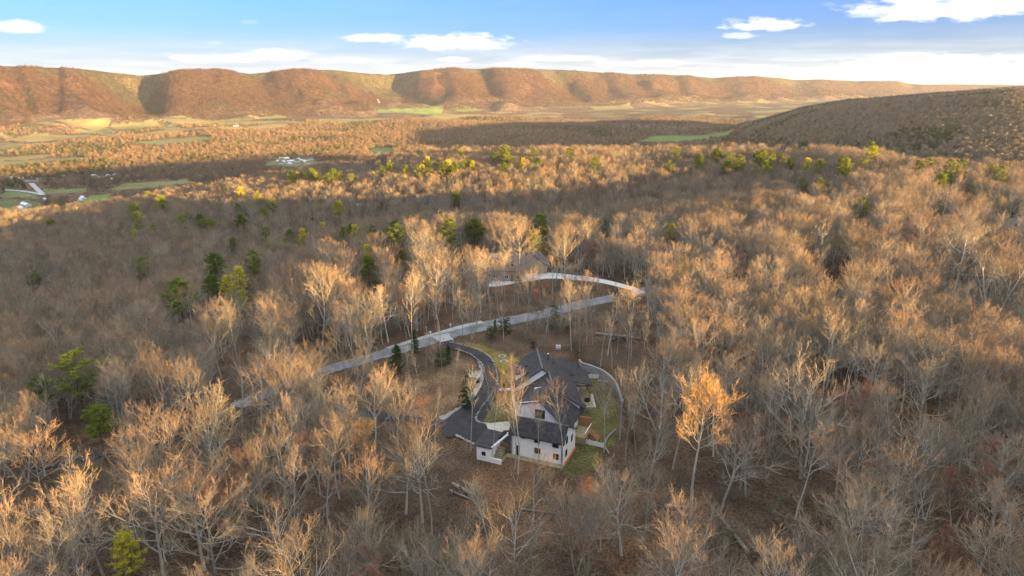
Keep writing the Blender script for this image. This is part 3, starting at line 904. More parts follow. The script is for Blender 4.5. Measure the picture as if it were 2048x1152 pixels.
# covered rear porch with a low shed roof, posts and dark inside
MB().slab([(19.4, 130.4, 6.2), (25.4, 130.4, 3.3), (25.4, 139.2, 3.3), (19.4, 139.2, 6.2)], .2, FM).build('porch_roof', M['shingle'], house) if False else None
MB().slab([(20.3, 131.0, 5.0), (26.2, 131.0, 3.7), (26.2, 139.3, 3.7), (20.3, 139.3, 5.0)], .2, FM).build('porch_roof', M['shingle'], house)
MB().box(26.1, 26.25, 131.0, 139.3, 3.3, 3.68, FM).build('fascia', M['fascia'], house)
MB().box(21.7, 26.1, 131.0, 131.1, 3.35, 3.6, FM).build('fascia', M['fascia'], house)
for yy in (131.1, 135, 139.0):
    MB().box(25.7, 25.95, yy, yy + .25, .2, 3.6, FM).build('post', M['wood'], house)
MB().box(21.62, 26.1, 128.0, 139.3, .05, .28, FM).build('porch_floor', M['deck'], house)
MB().box(21.62, 21.68, 129.0, 131.9, .3, 2.6, FM).build('door', M['glass'], house)
# vents on the right slope
for (x, y, z, hh) in ((17.2, 134.9, 7.9, 1.5), (18.3, 134.5, 7.1, .6)):
    MB().tube([FM(x, y, z), FM(x, y, z + hh)], .11, 8).build('vent_pipe', M['black'], house)
MB().tube([FM(17.2, 134.9, 9.4), FM(17.2, 134.9, 9.5)], .17, 8).build('vent_cap', M['trimw'], house)

# --- block C: tall gabled block behind the wing, its white wall towards the drone
Cx, Cz, Cy0, Cy1 = -6.65, 8.7, 6.0, 13.2
MB().prism([(-10.3, 0), (-1.3, 0), (-1.3, 3.9), (Cx, Cz - .18), (-10.3, 7.5)], Cy0, Cy1, FW).build('wall', M['siding'], house)
k = (Cz - 3.95) / (-1.2 - Cx)
MB().slab([(-.85, 5.7, 3.95 - .35 * k), (Cx + .004, 5.7, Cz), (Cx + .004, 14.4, Cz), (-.85, 17.2, 3.95 - .35 * k)], .22, FW).build('roof_slope', M['shingle'], house)
MB().slab([(-10.65, 5.7, 7.6), (Cx, 5.7, Cz), (Cx, 13.4, Cz), (-10.65, 12.0, 7.6)][::-1], .22, FW).build('roof_slope', M['shingle'], house)
rake(house, FW, [(-10.65, 7.6), (Cx, Cz)], 5.68, .28, .1)
rake(house, FW, [(Cx, Cz), (-2.6, Cz - k * (-2.6 - Cx))], 5.68, .2, .06)
MB().prism([(-10.6, 7.62), (Cx, 8.74), (Cx, 8.86), (-10.6, 7.74)], 5.4, 5.56, FW).build('rake_trim', M['trimw'], house)
window(house, FW, -7.5, -5.7, 5.15, 6.7, Cy0, panes=2, rows=2)
MB().tube([FW(-9.7, 5.9, 7.4), FW(-9.7, 5.9, 4.6)], .06, 6).build('downpipe', M['trimw'], house)
# side porch between C and the yard: brown deck, rail, white edge
MB().box(-1.25, 1.6, 8.2, 12.6, .1, 1.5, FW).build('deck', M['deck'], house)
MB().box(1.62, 1.74, 8.2, 12.6, 1.2, 1.55, FW).build('deck_edge', M['wood'], house)
for yy in (8.3, 9.7, 11.1, 12.5):
    MB().box(1.5, 1.6, yy, yy + .1, 1.5, 2.4, FW).build('rail_post', M['wood'], house)
MB().box(1.48, 1.62, 8.2, 12.6, 2.38, 2.47, FW).build('handrail', M['trimw'], house)
for k5 in range(6):
    MB().box(1.75 + k5 * .28, 2.03 + k5 * .28, 10.6, 12.4, .1, 1.35 - k5 * .23, FW).build('step', M['wood'], house)
MB().box(-1.28, -1.2, 8.8, 10.4, 1.5, 3.5, FW).build('door', M['wood'], house)
MB().box(-1.1, 1.5, 12.65, 13.0, .1, 3.4, FW).build('chimney_breast', M['wood'], house)

# --- garage wing: saltbox roof, long white wall, end wall
MB().add([FW(*p) for p in [(0, 0, 0), (0, 7.2, 0), (0, 7.2, 3.6), (0, 1.8, 6.7), (0, 0, 4.75),
                           (-9.9, 0, 0), (-9.9, 7.2, 0), (-9.9, 7.2, 3.6), (-9.9, 1.8, 6.7), (-9.9, 0, 4.75)]],
         [(0, 1, 2, 3, 4), (9, 8, 7, 6, 5), (0, 4, 9, 5), (1, 6, 7, 2), (2, 7, 8, 3), (3, 8, 9, 4), (0, 5, 6, 1)]).build('wall', M['siding'], house)
MB().slab([(-10.3, -.45, 4.45), (.35, -.45, 4.45), (.35, 1.8, 6.95), (-10.3, 1.8, 6.95)], .2, FW).build('roof_slope', M['shingle'], house)
MB().slab([(-10.3, 1.804, 6.95), (.35, 1.804, 6.95), (.35, 7.6, 3.55), (-10.3, 7.6, 3.55)], .2, FW).build('roof_slope', M['shingle'], house)
MB().box(-10.3, .35, 1.7, 1.92, 6.92, 7.0, FW).build('ridge_cap', M['greyroof'], house)
MB().box(-10.3, .4, -.56, -.44, 4.22, 4.42, FW).build('gutter', M['fascia'], house)
MB().prism([(-.3, 4.3), (-.45, 4.3), (-.45, 4.5), (-.3, 4.5)], 0, 0.01, FW) if False else None
# upper dark windows under the eave and lower ones
window(house, FW, -8.0, -7.1, 3.75, 4.15, 0, frame_mat='trimw')
window(house, FW, -5.35, -4.5, 3.5, 4.3, 0)
window(house, FW, -1.9, -.95, 3.3, 4.25, 0)
window(house, FW, -5.3, -4.3, 1.35, 2.3, 0, frame_mat='deck')
window(house, FW, -1.7, -.9, .95, 1.95, 0)
window(house, FW, 1.5, 2.4, 3.4, 4.6, 0.0, side='right')
window(house, FW, 4.6, 5.3, 2.4, 3.5, 0.0, side='right')
window(house, FW, 1.4, 2.1, 1.0, 2.1, 0.0, side='right')
MB().box(-8.9, -8.2, -.06, .02, .15, 2.1, FW).build('door', M['black'], house)
MB().box(-10.0, .0, -.03, -.004, 2.45, 2.53, FW).build('belt_trim', M['trimw'], house)
MB().tube([FW(-.2, -.12, 4.4), FW(-.2, -.12, .1)], .08, 6).build('downpipe', M['black'], house)
MB().tube([FW(-9.75, -.1, 4.4), FW(-9.75, -.1, .2)], .06, 6).build('downpipe', M['black'], house)
for zc in (1.2, 3.0): pass
MB().box(-10.6, .25, -1.25, -.02, -.9, .12, FW).build('foundation_deck', M['deck'], house)
MB().box(.02, .35, -.6, 7.0, -.5, .08, FW).build('clay_strip', M['clay'], house)
# --- small annex to the left with its dark low roof, and the stair court between
AX0, AX1 = -15.0, -12.35
MB().box(AX0, AX1, -3.9, .4, -.2, 2.75, FW).build('annex_wall', M['siding'], house)
MB().slab([(AX0 - .5, -4.1, 2.85), (AX1 + .35, -4.1, 2.85), (AX1 + .35, 1.2, 3.5), (AX0 - .5, 1.2, 3.5)], .18, FW).build('annex_roof', M['shingle'], house)
window(house, FW, -14.0, -13.2, 1.0, 1.85, -3.9, frame_mat='trimw')
MB().slab([(AX1 + .1, -.4, 3.0), (-9.95, -.4, 2.3), (-9.95, 2.0, 2.5), (AX1 + .1, 2.0, 3.3)], .14, FW).build('lean_to_roof', M['shingle'], house)
MB().add([FW(*p) for p in [(-12.3, -3.7, 2.9), (-12.0, -3.7, 2.9), (-10.6, 1.6, 3.6), (-10.9, 1.6, 3.6), (-12.3, -3.7, 2.65), (-12.0, -3.7, 2.65), (-10.6, 1.6, 3.3), (-10.9, 1.6, 3.3)]],
         [(0, 1, 2, 3), (7, 6, 5, 4), (0, 4, 5, 1), (1, 5, 6, 2), (2, 6, 7, 3), (3, 7, 4, 0)]).build('sloped_rail', M['trimw'], house)
MB().box(-12.3, -10.2, -4.0, -3.75, -.3, .9, FW).build('court_wall', M['siding'], house)
MB().add([FW(*p) for p in [(-10.2, -4.0, -.3), (-10.2, -4.0, .95), (-9.1, -.4, 2.1), (-9.1, -.4, -.3), (-9.95, -4.0, -.3), (-9.95, -4.0, .95), (-8.85, -.4, 2.1), (-8.85, -.4, -.3)]],
         [(0, 1, 2, 3), (7, 6, 5, 4), (0, 4, 5, 1), (1, 5, 6, 2), (2, 6, 7, 3), (3, 7, 4, 0)]).build('court_wall', M['siding'], house) if False else None
MB().box(-12.2, -10.3, -3.7, -.5, -.1, .06, FW).build('court_floor', M['deck'], house)
for k5 in range(5):
    MB().box(-12.1, -10.9, -.5 - .45 * (k5 + 1), -.5 - .45 * k5, .06, 1.4 - .27 * k5, FW).build('step', M['deck'], house)
for k5 in range(5):
    MB().box(-12.34, -12.28, -3.4 + k5 * .8, -3.34 + k5 * .8, .0, 2.7, FW).build('rail_post', M['trimw'], house)
MB().box(-15.4, -10.2, 5.4, 5.65, .05, .95, FW).build('patio_wall', M['trimw'], house)
MB().box(-15.4, -10.2, 5.1, 5.39, .05, .55, FW).build('planter_edge', M['wood'], house)
MB().prism([(-16.3, .05), (-15.0, .05), (-15.45, 1.3)], 5.0, 5.9, FW).build('corner_gable', M['trimw'], house)
print('house', round(time.time() - T0, 1))

# ------------------------------------------------------------------ yard things
def wall_ribbon(name, xy, z0f, hh, th, matw, matc, label, cat, capw=.02):
    root = empty(name, (xy[0][0], xy[0][1], h1(*xy[0])), 0, label, cat)
    ln = smooth_line([Vec((a, b, 0)) for a, b in xy], 6)
    n = len(ln)
    def ring(off0, off1, zlo, zhi):
        V = []; Fq = []
        for i, p in enumerate(ln):
            d = (ln[min(i + 1, n - 1)] - ln[max(i - 1, 0)]).normalized(); nn = Vec((-d.y, d.x, 0))
            t = i / (n - 1); hk = hh * min(1, .35 + 2.2 * t) * min(1, .3 + 2.5 * (1 - t))
            zb = z0f(p)
            for o_, z_ in ((off0, zb + zlo(hk)), (off1, zb + zlo(hk)), (off1, zb + zhi(hk)), (off0, zb + zhi(hk))):
                V.append((p.x + nn.x * o_, p.y + nn.y * o_, z_))
        for i in range(n - 1):
            for k in range(4):
                Fq.append((i * 4 + k, i * 4 + (k + 1) % 4, (i + 1) * 4 + (k + 1) % 4, (i + 1) * 4 + k))
        Fq += [(0, 1, 2, 3), ((n - 1) * 4 + 3, (n - 1) * 4 + 2, (n - 1) * 4 + 1, (n - 1) * 4)]
        return MB().add(V, Fq)
    ring(0, th, lambda h: -.5, lambda h: h).build('wall_face', matw, root)
    ring(-capw, th + capw, lambda h: h + .004, lambda h: h + .12).build('coping', matc, root)
    return root
wall_ribbon('retaining_wall', WALL_XY, lambda p: 0.0, 1.75, .45, M['wallblock'], M['cap'], 'curved grey block retaining wall round the back lawn', 'retaining wall')
wall_ribbon('garden_wall', [tuple(G(u, v)[:2]) for u, v in [(1230, 862), (1218, 872), (1210, 884), (1208, 896), (1216, 908)]], lambda p: h1(p.x, p.y), .25, .25, M['wallblock'], M['wallblock'], 'low curved block kerb at the near corner of the back lawn', 'garden wall')

def picket(name, a, b, n, label, hh=1.0, posts=5):
    A = G(*a); B = G(*b)
    root = empty(name, A, 0, label, 'fence')
    d = (B - A); L = math.hypot(d.x, d.y); ux, uy = d.x / L, d.y / L
    ang = math.degrees(math.atan2(uy, ux))
    fr = frame(A.x, A.y, ang); za = A.z
    for zz in (.25, hh - .2):
        MB().box(0, L, -.03, .03, za + zz, za + zz + .1, fr).build('rail', M['trimw'], root)
    pm = None
    for k in range(posts):
        x = L * k / (posts - 1)
        MB().box(x - .08, x + .08, -.08, .08, za - .2, za + hh + .12, fr).build('post', M['trimw'], root)
    for k in range(n):
        x = L * (k + .5) / n
        MB().box(x - .055, x + .055, -.055, -.032, za + .05, za + hh, fr).build('picket', M['trimw'], root)
    return root
picket('picket_fence', (1167, 757), (1196, 758), 22, 'short white fence between rear porch and retaining wall')
picket('picket_fence', (1151, 884), (1207, 897), 44, 'long white fence from the wing corner across the lawn')

pp = [G(1158, 817), G(1192, 817), G(1186, 791), G(1158, 791)]
patio = empty('stone_patio', pp[0], 0, 'square pale stone patio on the back lawn', 'patio')
def lerp2(a, b, t): return a + (b - a) * t
nx_, ny_ = 7, 6
for i in range(nx_):
    for j in range(ny_):
        g = .02
        cs = []
        for (s_, t_) in ((i + g, j + g), (i + 1 - g, j + g), (i + 1 - g, j + 1 - g), (i + g, j + 1 - g)):
            p = lerp2(lerp2(pp[0], pp[1], s_ / nx_), lerp2(pp[3], pp[2], s_ / nx_), t_ / ny_)
            cs.append((p.x, p.y, p.z + .26 + .012 * ((i * 7 + j * 5) % 3)))
        MB().slab(cs, .3).build('paving_stone', M['patio'], patio)
fp = G(1174, 806)
pit = empty('fire_pit', fp + Vec((0, 0, .27)), 0, 'round dark fire pit standing on the stone patio', 'fire pit')
mb = MB()
ri, ro, n = .42, .62, 16
for k in range(n):
    a0, a1 = 2 * math.pi * k / n, 2 * math.pi * (k + 1) / n
    vs = []
    for zz in (0, .5):
        for (rr_, aa) in ((ri, a0), (ro, a0), (ro, a1), (ri, a1)):
            vs.append((fp.x + math.cos(aa) * rr_, fp.y + math.sin(aa) * rr_, fp.z + .27 + zz))
    mb.add(vs, [(3, 2, 1, 0), (4, 5, 6, 7), (1, 2, 6, 5), (0, 4, 7, 3)])
mb.build('ring', M['black'], pit)
MB().tube([(fp.x, fp.y, fp.z + .3), (fp.x, fp.y, fp.z + .42)], .42, 16).build('ash_bed', M['fascia'], pit)

tk = G(1205, 769)
mesh_table = empty('picnic_table', tk, 0, 'grey bench-table standing against the retaining wall', 'table')
fr = frame(tk.x, tk.y, -25); zt = tk.z
MB().box(-1.1, 1.1, -.5, .5, zt + .72, zt + .8, fr).build('table_top', M['wallblock'], mesh_table)
for sx in (-1, 1):
    for sy in (-1, 1):
        MB().box(sx * .95 - .06, sx * .95 + .06, sy * .4 - .06, sy * .4 + .06, zt, zt + .72, fr).build('leg', M['wallblock'], mesh_table)
for sy in (-1, 1):
    MB().box(-1.1, 1.1, sy * .95 - .16, sy * .95 + .16, zt + .4, zt + .46, fr).build('bench', M['wallblock'], mesh_table)
    MB().box(-.9, -.8, min(sy * .4, sy * .9), max(sy * .4, sy * .9), zt + .3, zt + .4, fr).build('brace', M['wallblock'], mesh_table)

for k, (u, v, lab) in enumerate([(1114, 700, 'left grey utility meter box on posts behind the house'), (1119, 700, 'right grey utility meter box on posts behind the house')]):
    p = G(u, v)
    r0 = empty('utility_box', p, 0, lab, 'meter box')
    fr = frame(p.x, p.y, 10)
    MB().box(-.26, .26, -.15, .15, p.z + .5, p.z + 1.25, fr).build('cabinet', M['utility'], r0)
    MB().box(-.29, .29, -.19, .19, p.z + 1.252, p.z + 1.31, fr).build('lid', M['trimw'], r0)
    for sx in (-.18, .18):
        MB().box(sx - .05, sx + .05, -.05, .05, p.z, p.z + .5, fr).build('post', M['utility'], r0)
p = G(956, 766)
bn = empty('fire_drum', p, 0, 'small black drum on the gravel beside the drive', 'drum')
MB().tube([(p.x, p.y, p.z), (p.x, p.y, p.z + .3), (p.x, p.y, p.z + .6)], [.3, .36, .34], 12).build('body', M['black'], bn)
MB().tube([(p.x, p.y, p.z + .604), (p.x, p.y, p.z + .66)], [.38, .38], 12).build('rim', M['fascia'], bn)
for k, (u, v, lab) in enumerate([(861, 669, 'white post on the far verge left of the road bend'), (901, 655, 'small white sign on the far verge near the apron')]):
    p = G(u, v)
    r0 = empty('marker_post', p, 0, lab, 'post')
    MB().box(p.x - .08, p.x + .08, p.y - .06, p.y + .06, p.z, p.z + 1.0).build('post', M['trimw'], r0)
    MB().box(p.x - .28, p.x + .28, p.y - .09, p.y - .062, p.z + .62, p.z + .98).build('plate', M['trimw'], r0)

# young ringed trees on the yellow lawn get stone rings
for (u, v, lab) in [(1004, 714, 'far stone ring round a sapling on the yellow lawn'), (1008, 725, 'near stone ring on the yellow lawn')]:
    p = G(u, v)
    mb = MB(); rg = random.Random(u)
    for k in range(14):
        a = 2 * math.pi * k / 14; s = rg.uniform(.12, .22)
        x, y = p.x + math.cos(a) * .8, p.y + math.sin(a) * .8
        mb.box(x - s, x + s, y - s * .8, y + s * .8, p.z, p.z + .2)
    tag(mb.build('stone_ring', M['stone'], None), lab, 'stones')

# ------------------------------------------------------------------ other houses
def cottage(name, loc, deg, wid, dep, eave, ridge, wall, roof, label, cat='house', group=None, dormers=0, wins=3, detail=True, ov=.4):
    root = empty(name, loc, 0, label, cat, group)
    fr = frame(loc[0], loc[1], deg); z = loc[2]
    MB().add([fr(*p) for p in [(-wid / 2, -dep / 2, z - 1), (wid / 2, -dep / 2, z - 1), (wid / 2, dep / 2, z - 1), (-wid / 2, dep / 2, z - 1),
                               (-wid / 2, -dep / 2, z + eave), (wid / 2, -dep / 2, z + eave), (wid / 2, dep / 2, z + eave), (-wid / 2, dep / 2, z + eave),
                               (-wid / 2, 0, z + ridge - .15), (wid / 2, 0, z + ridge - .15)]],
             [(0, 1, 5, 4), (2, 3, 7, 6), (1, 2, 6, 9, 5), (3, 0, 4, 8, 7), (0, 3, 2, 1), (4, 5, 9, 8), (6, 7, 8, 9)]).build('wall', wall, root)
    k = (ridge - eave) / (dep / 2)
    for sgn in (-1, 1):
        pts = [(-wid / 2 - ov, sgn * (dep / 2 + ov), z + eave - ov * k + .05), (wid / 2 + ov, sgn * (dep / 2 + ov), z + eave - ov * k + .05), (wid / 2 + ov, sgn * .003, z + ridge + .05), (-wid / 2 - ov, sgn * .003, z + ridge + .05)]
        MB().slab(pts if sgn < 0 else pts[::-1], .2 * max(1, wid / 14), fr).build('roof', roof, root)
    if not detail: return root
    for i in range(wins):
        x = -wid / 2 + wid * (i + .5) / wins
        window(root, fr, x - .5, x + .5, z + 1.0, z + 2.2, -dep / 2, frame_mat='trimw', panes=2)
    MB().box(-.5 + wid / 4, .5 + wid / 4, -dep / 2 - .06, -dep / 2 - .004, z + .1, z + 2.2, fr).build('door', M['wood'], root)
    for i in range(dormers):
        x = -wid / 2 + wid * (i + .5) / dormers
        y0 = -dep / 2 + .5
        zd = z + eave + k * .5
        MB().prism([(x - .9, zd), (x + .9, zd), (x + .9, zd + 1.6), (x, zd + 2.4), (x - .9, zd + 1.6)], y0, y0 + 3.0, fr).build('dormer', wall, root)
        MB().slab([(x - 1.15, y0 - .25, zd + 1.5), (x, y0 - .25, zd + 2.6), (x, y0 + 3.6, zd + 2.6), (x - 1.15, y0 + 3.6, zd + 1.5)][::-1], .12, fr).build('dormer_roof', roof, root)
        MB().slab([(x + 1.15, y0 - .25, zd + 1.5), (x + .003, y0 - .25, zd + 2.6), (x + .003, y0 + 3.6, zd + 2.6), (x + 1.15, y0 + 3.6, zd + 1.5)], .12, fr).build('dormer_roof', roof, root)
        window(root, fr, x - .45, x + .45, zd + .4, zd + 1.4, y0, frame_mat='trimw')
    return root
p = G(1005, 562)
tan_h = cottage('tan_house', (p.x, p.y + 4, p.z), -6, 15, 9.5, 4.2, 8.6, M['tanwall'], M['tanroof'], 'tan house with two gabled dormers behind the concrete drive', dormers=2, wins=4)
q = G(955, 573)
fr = frame(q.x, q.y + 3, -6)
MB().prism([(-4, -1), (4, -1), (4, 4.0), (0, 6.8), (-4, 4.0)], 0, 8, lambda x, y, z: fr(x, y, z + q.z)).build('wing_wall', M['tanwall'], tan_h)
for sg in (-1, 1):
    pts = [(sg * 4.5, -.5, 3.75), (sg * .003, -.5, 6.95), (sg * .003, 8.5, 6.95), (sg * 4.5, 8.5, 3.75)]
    MB().slab(pts if sg > 0 else pts[::-1], .18, lambda x, y, z: fr(x, y, z + q.z)).build('roof', M['tanroof'], tan_h)
    MB().prism([(sg * 4.5, 3.6), (0, 6.75), (0, 6.98), (sg * 4.5, 3.83)], -.62, -.52, lambda x, y, z: fr(x, y, z + q.z)).build('rake_trim', M['trimw'], tan_h)
window(tan_h, lambda x, y, z: fr(x, y, z + q.z), -.6, .6, 1.2, 2.6, 0, frame_mat='trimw', panes=2)
p = G(1070, 548)
cottage('grey_garage', (p.x, p.y + 5, p.z), 84, 9, 9, 3.2, 7.0, M['tanwall'], M['greyroof'], 'detached garage with grey gable roof right of the tan house', cat='garage', wins=1)
for (u, v, deg, lab) in [(737, 432, 20, 'far brown-roofed house deep in the shaded wood'), (1500, 436, -15, 'far pale house in the shaded dip right of centre'), (1548, 456, 10, 'far low house in the wood below the lit brow'), (2042, 468, 60, 'grey-roofed house by the right edge')]:
    p = G(u, v)
    cottage('forest_house', (p.x, p.y, p.z), deg, 14, 9, 4, 8.5, M['tanwall'], M['tanroof'] if u < 1000 else M['greyroof'], lab, wins=3)
p = G(118, 440); cottage('forest_house', (p.x, p.y, p.z + 9), 0, 5, 4, 3, 5, M['barnwall'], M['metalroof'], 'small white tower-like shed showing over the trees at far left', cat='shed', wins=1)

# farm and valley buildings (far: walls and roofs only)
def vpt(u, v):
    x, y = pt0(u, v, FLOOR + 2); return (x, y, h1(x, y))
for (u, v, wd, dp, deg, lab) in [(52, 412, 48, 16, -40, 'long white farm shed with several roofs at the far left'), (44, 419, 34, 14, -40, 'shorter white farm shed below the long shed'),
                                 (166, 398, 18, 10, -30, 'white farmhouse beside the dark pond strip'), (162, 402, 14, 7, -30, 'low white barn below the farmhouse'), (92, 402, 12, 8, 30, 'small grey shed by the farm pond')]:
    cottage('farm_building', vpt(u, v), deg, wd, dp, 5, 9, M['barnwall'], M['metalroof'], lab, cat='farm building', detail=False)
rg = random.Random(5)
k = 0
for (cu, cv, su, sv, n, region) in [(590, 322, 38, 5, 26, 'on the shaded valley floor left of centre'), (1340, 268, 26, 3, 14, 'in the shaded valley right of centre'), (250, 352, 90, 3, 16, 'along the road below the lit woods'),
                                    (30, 357, 34, 4, 8, 'in the bright yard at the left edge'), (590, 273, 60, 3, 14, 'in the lit fields of the middle valley'), (800, 223, 50, 3, 8, 'on the green far field'), (1520, 258, 60, 4, 12, 'beside the right-hand green field'),
                                    (420, 258, 60, 5, 10, 'between the left-hand lit fields'), (1250, 290, 50, 2, 6, 'just beyond the lit brow')]:
    for i in range(n):
        u = cu + rg.gauss(0, su * .6); v = cv + rg.gauss(0, sv * .6)
        if u < 3 or u > 2040: continue
        s = rg.uniform(.8, 1.5)
        cottage('valley_house', vpt(u, v), rg.uniform(-60, 60), 16 * s, 11 * s, 4 * s, 7 * s, M['barnwall'], rg.choice([M['metalroof'], M['greyroof'], M['metalroof']]), 'tiny pale building ' + region, cat='house', group='tiny buildings ' + region, detail=False)
print('buildings', round(time.time() - T0, 1))

# ------------------------------------------------------------------ trees
class TreeBuf:
    def __init__(s): s.v = []; s.t = []; s.q = []; s.barkq = []
    def tube(s, pts, rads, n):
        b = len(s.v); q0 = len(s.q)
        for i, p in enumerate(pts):
            d = pts[min(i + 1, len(pts) - 1)] - pts[max(i - 1, 0)]
            L = math.sqrt(d @ d) + 1e-9; d = d / L
            ref = np.array([.37, .81, .45]) if abs(d[2]) > .5 else np.array([.1, .2, .97])
            a = np.cross(d, ref); a /= math.sqrt(a @ a); c = np.cross(d, a)
            for k in range(n):
                t = 2 * math.pi * k / n
                s.v.append(p + (a * math.cos(t) + c * math.sin(t)) * rads[i])
        for i in range(len(pts) - 1):
            for k in range(n):
                s.q.append((b + i * n + k, b + i * n + (k + 1) % n, b + (i + 1) * n + (k + 1) % n, b + (i + 1) * n + k))
        s.barkq += range(q0, len(s.q))
    def spike(s, p0, p1, wdt, side):
        b = len(s.v)
        s.v += [p0 - side * wdt * .5, p0 + side * wdt * .5, p1]
        s.t.append((b, b + 1, b + 2))
    def blade(s, p0, pm, p1, w0, side):
        b = len(s.v)
        s.v += [p0 - side * w0 * .5, p0 + side * w0 * .5, pm - side * w0 * .35, pm + side * w0 * .35, p1]
        s.q.append((b, b + 1, b + 3, b + 2)); s.t.append((b + 2, b + 3, b + 4))
    def faces(s):
        out = []
        if s.q: out.append(np.array(s.q, np.int32))
        if s.t: out.append(np.array(s.t, np.int32))
        return out

def unit(v): return v / (math.sqrt(v @ v) + 1e-9)

def bare_tree(seed, H=20, fork=.42, spread=.45, n1=13, n2=7, n3=6, n4=6, trunk_r=.22, lean=.05, multi=1, width=1.0, tw=.035, uptrop=.25, droop=0.0, crown_low=None, wig=.10):
    rg = np.random.default_rng(seed)
    TB, CB = TreeBuf(), TreeBuf()
    def path(p, d, L, n, jit, up):
        pts = [p]
        for i in range(n):
            d = unit(d + rg.normal(0, jit, 3) + np.array([0, 0, up / n * 1.5]))
            p = p + d * L / n; pts.append(p)
        return pts
    def child_dir(d, ang, az):
        ref = np.array([0, 0, 1.]) if abs(d[2]) < .9 else np.array([1., 0, 0])
        a = unit(np.cross(d, ref)); c = np.cross(d, a)
        return unit(d * math.cos(ang) + (a * math.cos(az) + c * math.sin(az)) * math.sin(ang))
    def at(pts, t):
        k = t * (len(pts) - 1); i = min(int(k), len(pts) - 2)
        return pts[i] + (pts[i + 1] - pts[i]) * (k - i), unit(pts[i + 1] - pts[i])
    for m in range(multi):
        base = np.array([0, 0, -.6]) + (rg.normal(0, .25, 3) * [1, 1, 0] if multi > 1 else 0)
        d0 = unit(np.array([rg.normal(0, lean), rg.normal(0, lean), 1]) if multi == 1 else np.array([math.cos(m * 2.4) * .2, math.sin(m * 2.4) * .2, 1]))
        TH = H * (rg.uniform(.85, 1.0) if multi > 1 else 1) * .93
        tp = path(base, d0, TH, 9, .045, .12)
        rads = [trunk_r * (1 - .9 * (i / 9)) ** .9 * (1.25 if i == 0 else 1) for i in range(10)]
        TB.tube(tp, rads, 6)
        az = rg.uniform(0, 6.28)
        for i in range(n1):
            t = fork + (1 - fork) * ((i + rg.uniform(0, .6)) / n1) ** 1.0
            t = min(t, .985)
            p, d = at(tp, t)
            az += 2.4 + rg.normal(0, .4)
            ang = (spread * (1.25 - .75 * (t - fork) / (1 - fork)) + rg.normal(0, .08))
            # crown envelope: longest limbs from the middle
            q = (t - fork) / (1 - fork)
            L = H * width * (.40 * math.sin(math.pi * min(1, .28 + .62 * q)) + .06) * rg.uniform(.75, 1.15)
            l1 = path(p, child_dir(d, ang, az), L, 5, wig, uptrop)
            r1 = max(.03, trunk_r * (1 - .9 * t) * .62)
            TB.tube(l1, [r1 * (1 - .75 * k / 5) for k in range(6)], 4)
            for j in range(n2):
                tt = .3 + .7 * (j + rg.uniform(0, .8)) / n2
                p2, d2 = at(l1, min(tt, .99))
                L2 = L * rg.uniform(.28, .5) * (1.15 - .4 * tt)
                l2 = path(p2, child_dir(d2, rg.uniform(.4, .85), rg.uniform(0, 6.28)), L2, 3, wig * 1.3, uptrop * .9)
                r2 = r1 * (1 - .75 * tt) * .65 + .014
                CB.tube(l2, [r2, r2 * .8, r2 * .6, r2 * .3], 3)
                for k in range(n3):
                    t3 = .2 + .8 * (k + rg.uniform(0, .9)) / n3
                    p3, d3 = at(l2, min(t3, .99))
                    L3 = L2 * rg.uniform(.4, .7)
                    dd = unit(child_dir(d3, rg.uniform(.3, .8), rg.uniform(0, 6.28)) + np.array([0, 0, .25 * uptrop]))
                    pm = p3 + dd * L3 * .5; pe = pm + unit(dd + rg.normal(0, .2, 3) + [0, 0, .15]) * L3 * .5
                    side = unit(np.cross(dd, rg.normal(0, 1, 3)))
                    CB.blade(p3, pm, pe, tw * 1.2, side)
                    for l in range(n4):
                        t4 = rg.uniform(.15, 1)
                        p4 = p3 + (pm - p3) * min(1, t4 * 2) + (pe - pm) * max(0, t4 * 2 - 1)
                        d4 = unit(dd + rg.normal(0, .5, 3) + np.array([0, 0, .2]))
                        CB.spike(p4, p4 + d4 * L3 * rg.uniform(.35, .7), tw, unit(np.cross(d4, rg.normal(0, 1, 3))))
    return TB, CB

def to_mesh(name, buf, mat):
    if isinstance(mat, (list, tuple)):
        nb = getattr(buf, 'nbark', 0)
        mi = np.ones(len(buf.q) + len(buf.t), np.int32)
        mi[np.array(buf.barkq, np.int64)] = 0
        return np_mesh(name, np.array(buf.v), buf.faces(), mat, mi)
    return np_mesh(name, np.array(buf.v), buf.faces(), mat)

def joined(name, bufs, mats, barkq=True):
    V = []; off = 0; Q = []; Tt = []; mq = []; mt = []
    for k, b in enumerate(bufs):
        V.append(np.array(b.v))
        if b.q:
            Q.append(np.array(b.q) + off); qq = np.full(len(b.q), k)
            if barkq: qq[np.array(b.barkq, np.int64)] = 0
            mq += list(qq)
        if b.t: Tt.append(np.array(b.t) + off); mt += [k] * len(b.t)
        off += len(b.v)
    fs = []; mi = []
    if Q: fs.append(np.concatenate(Q)); mi += mq
    if Tt: fs.append(np.concatenate(Tt)); mi += mt
    return np_mesh(name, np.concatenate(V), fs, mats, mi)

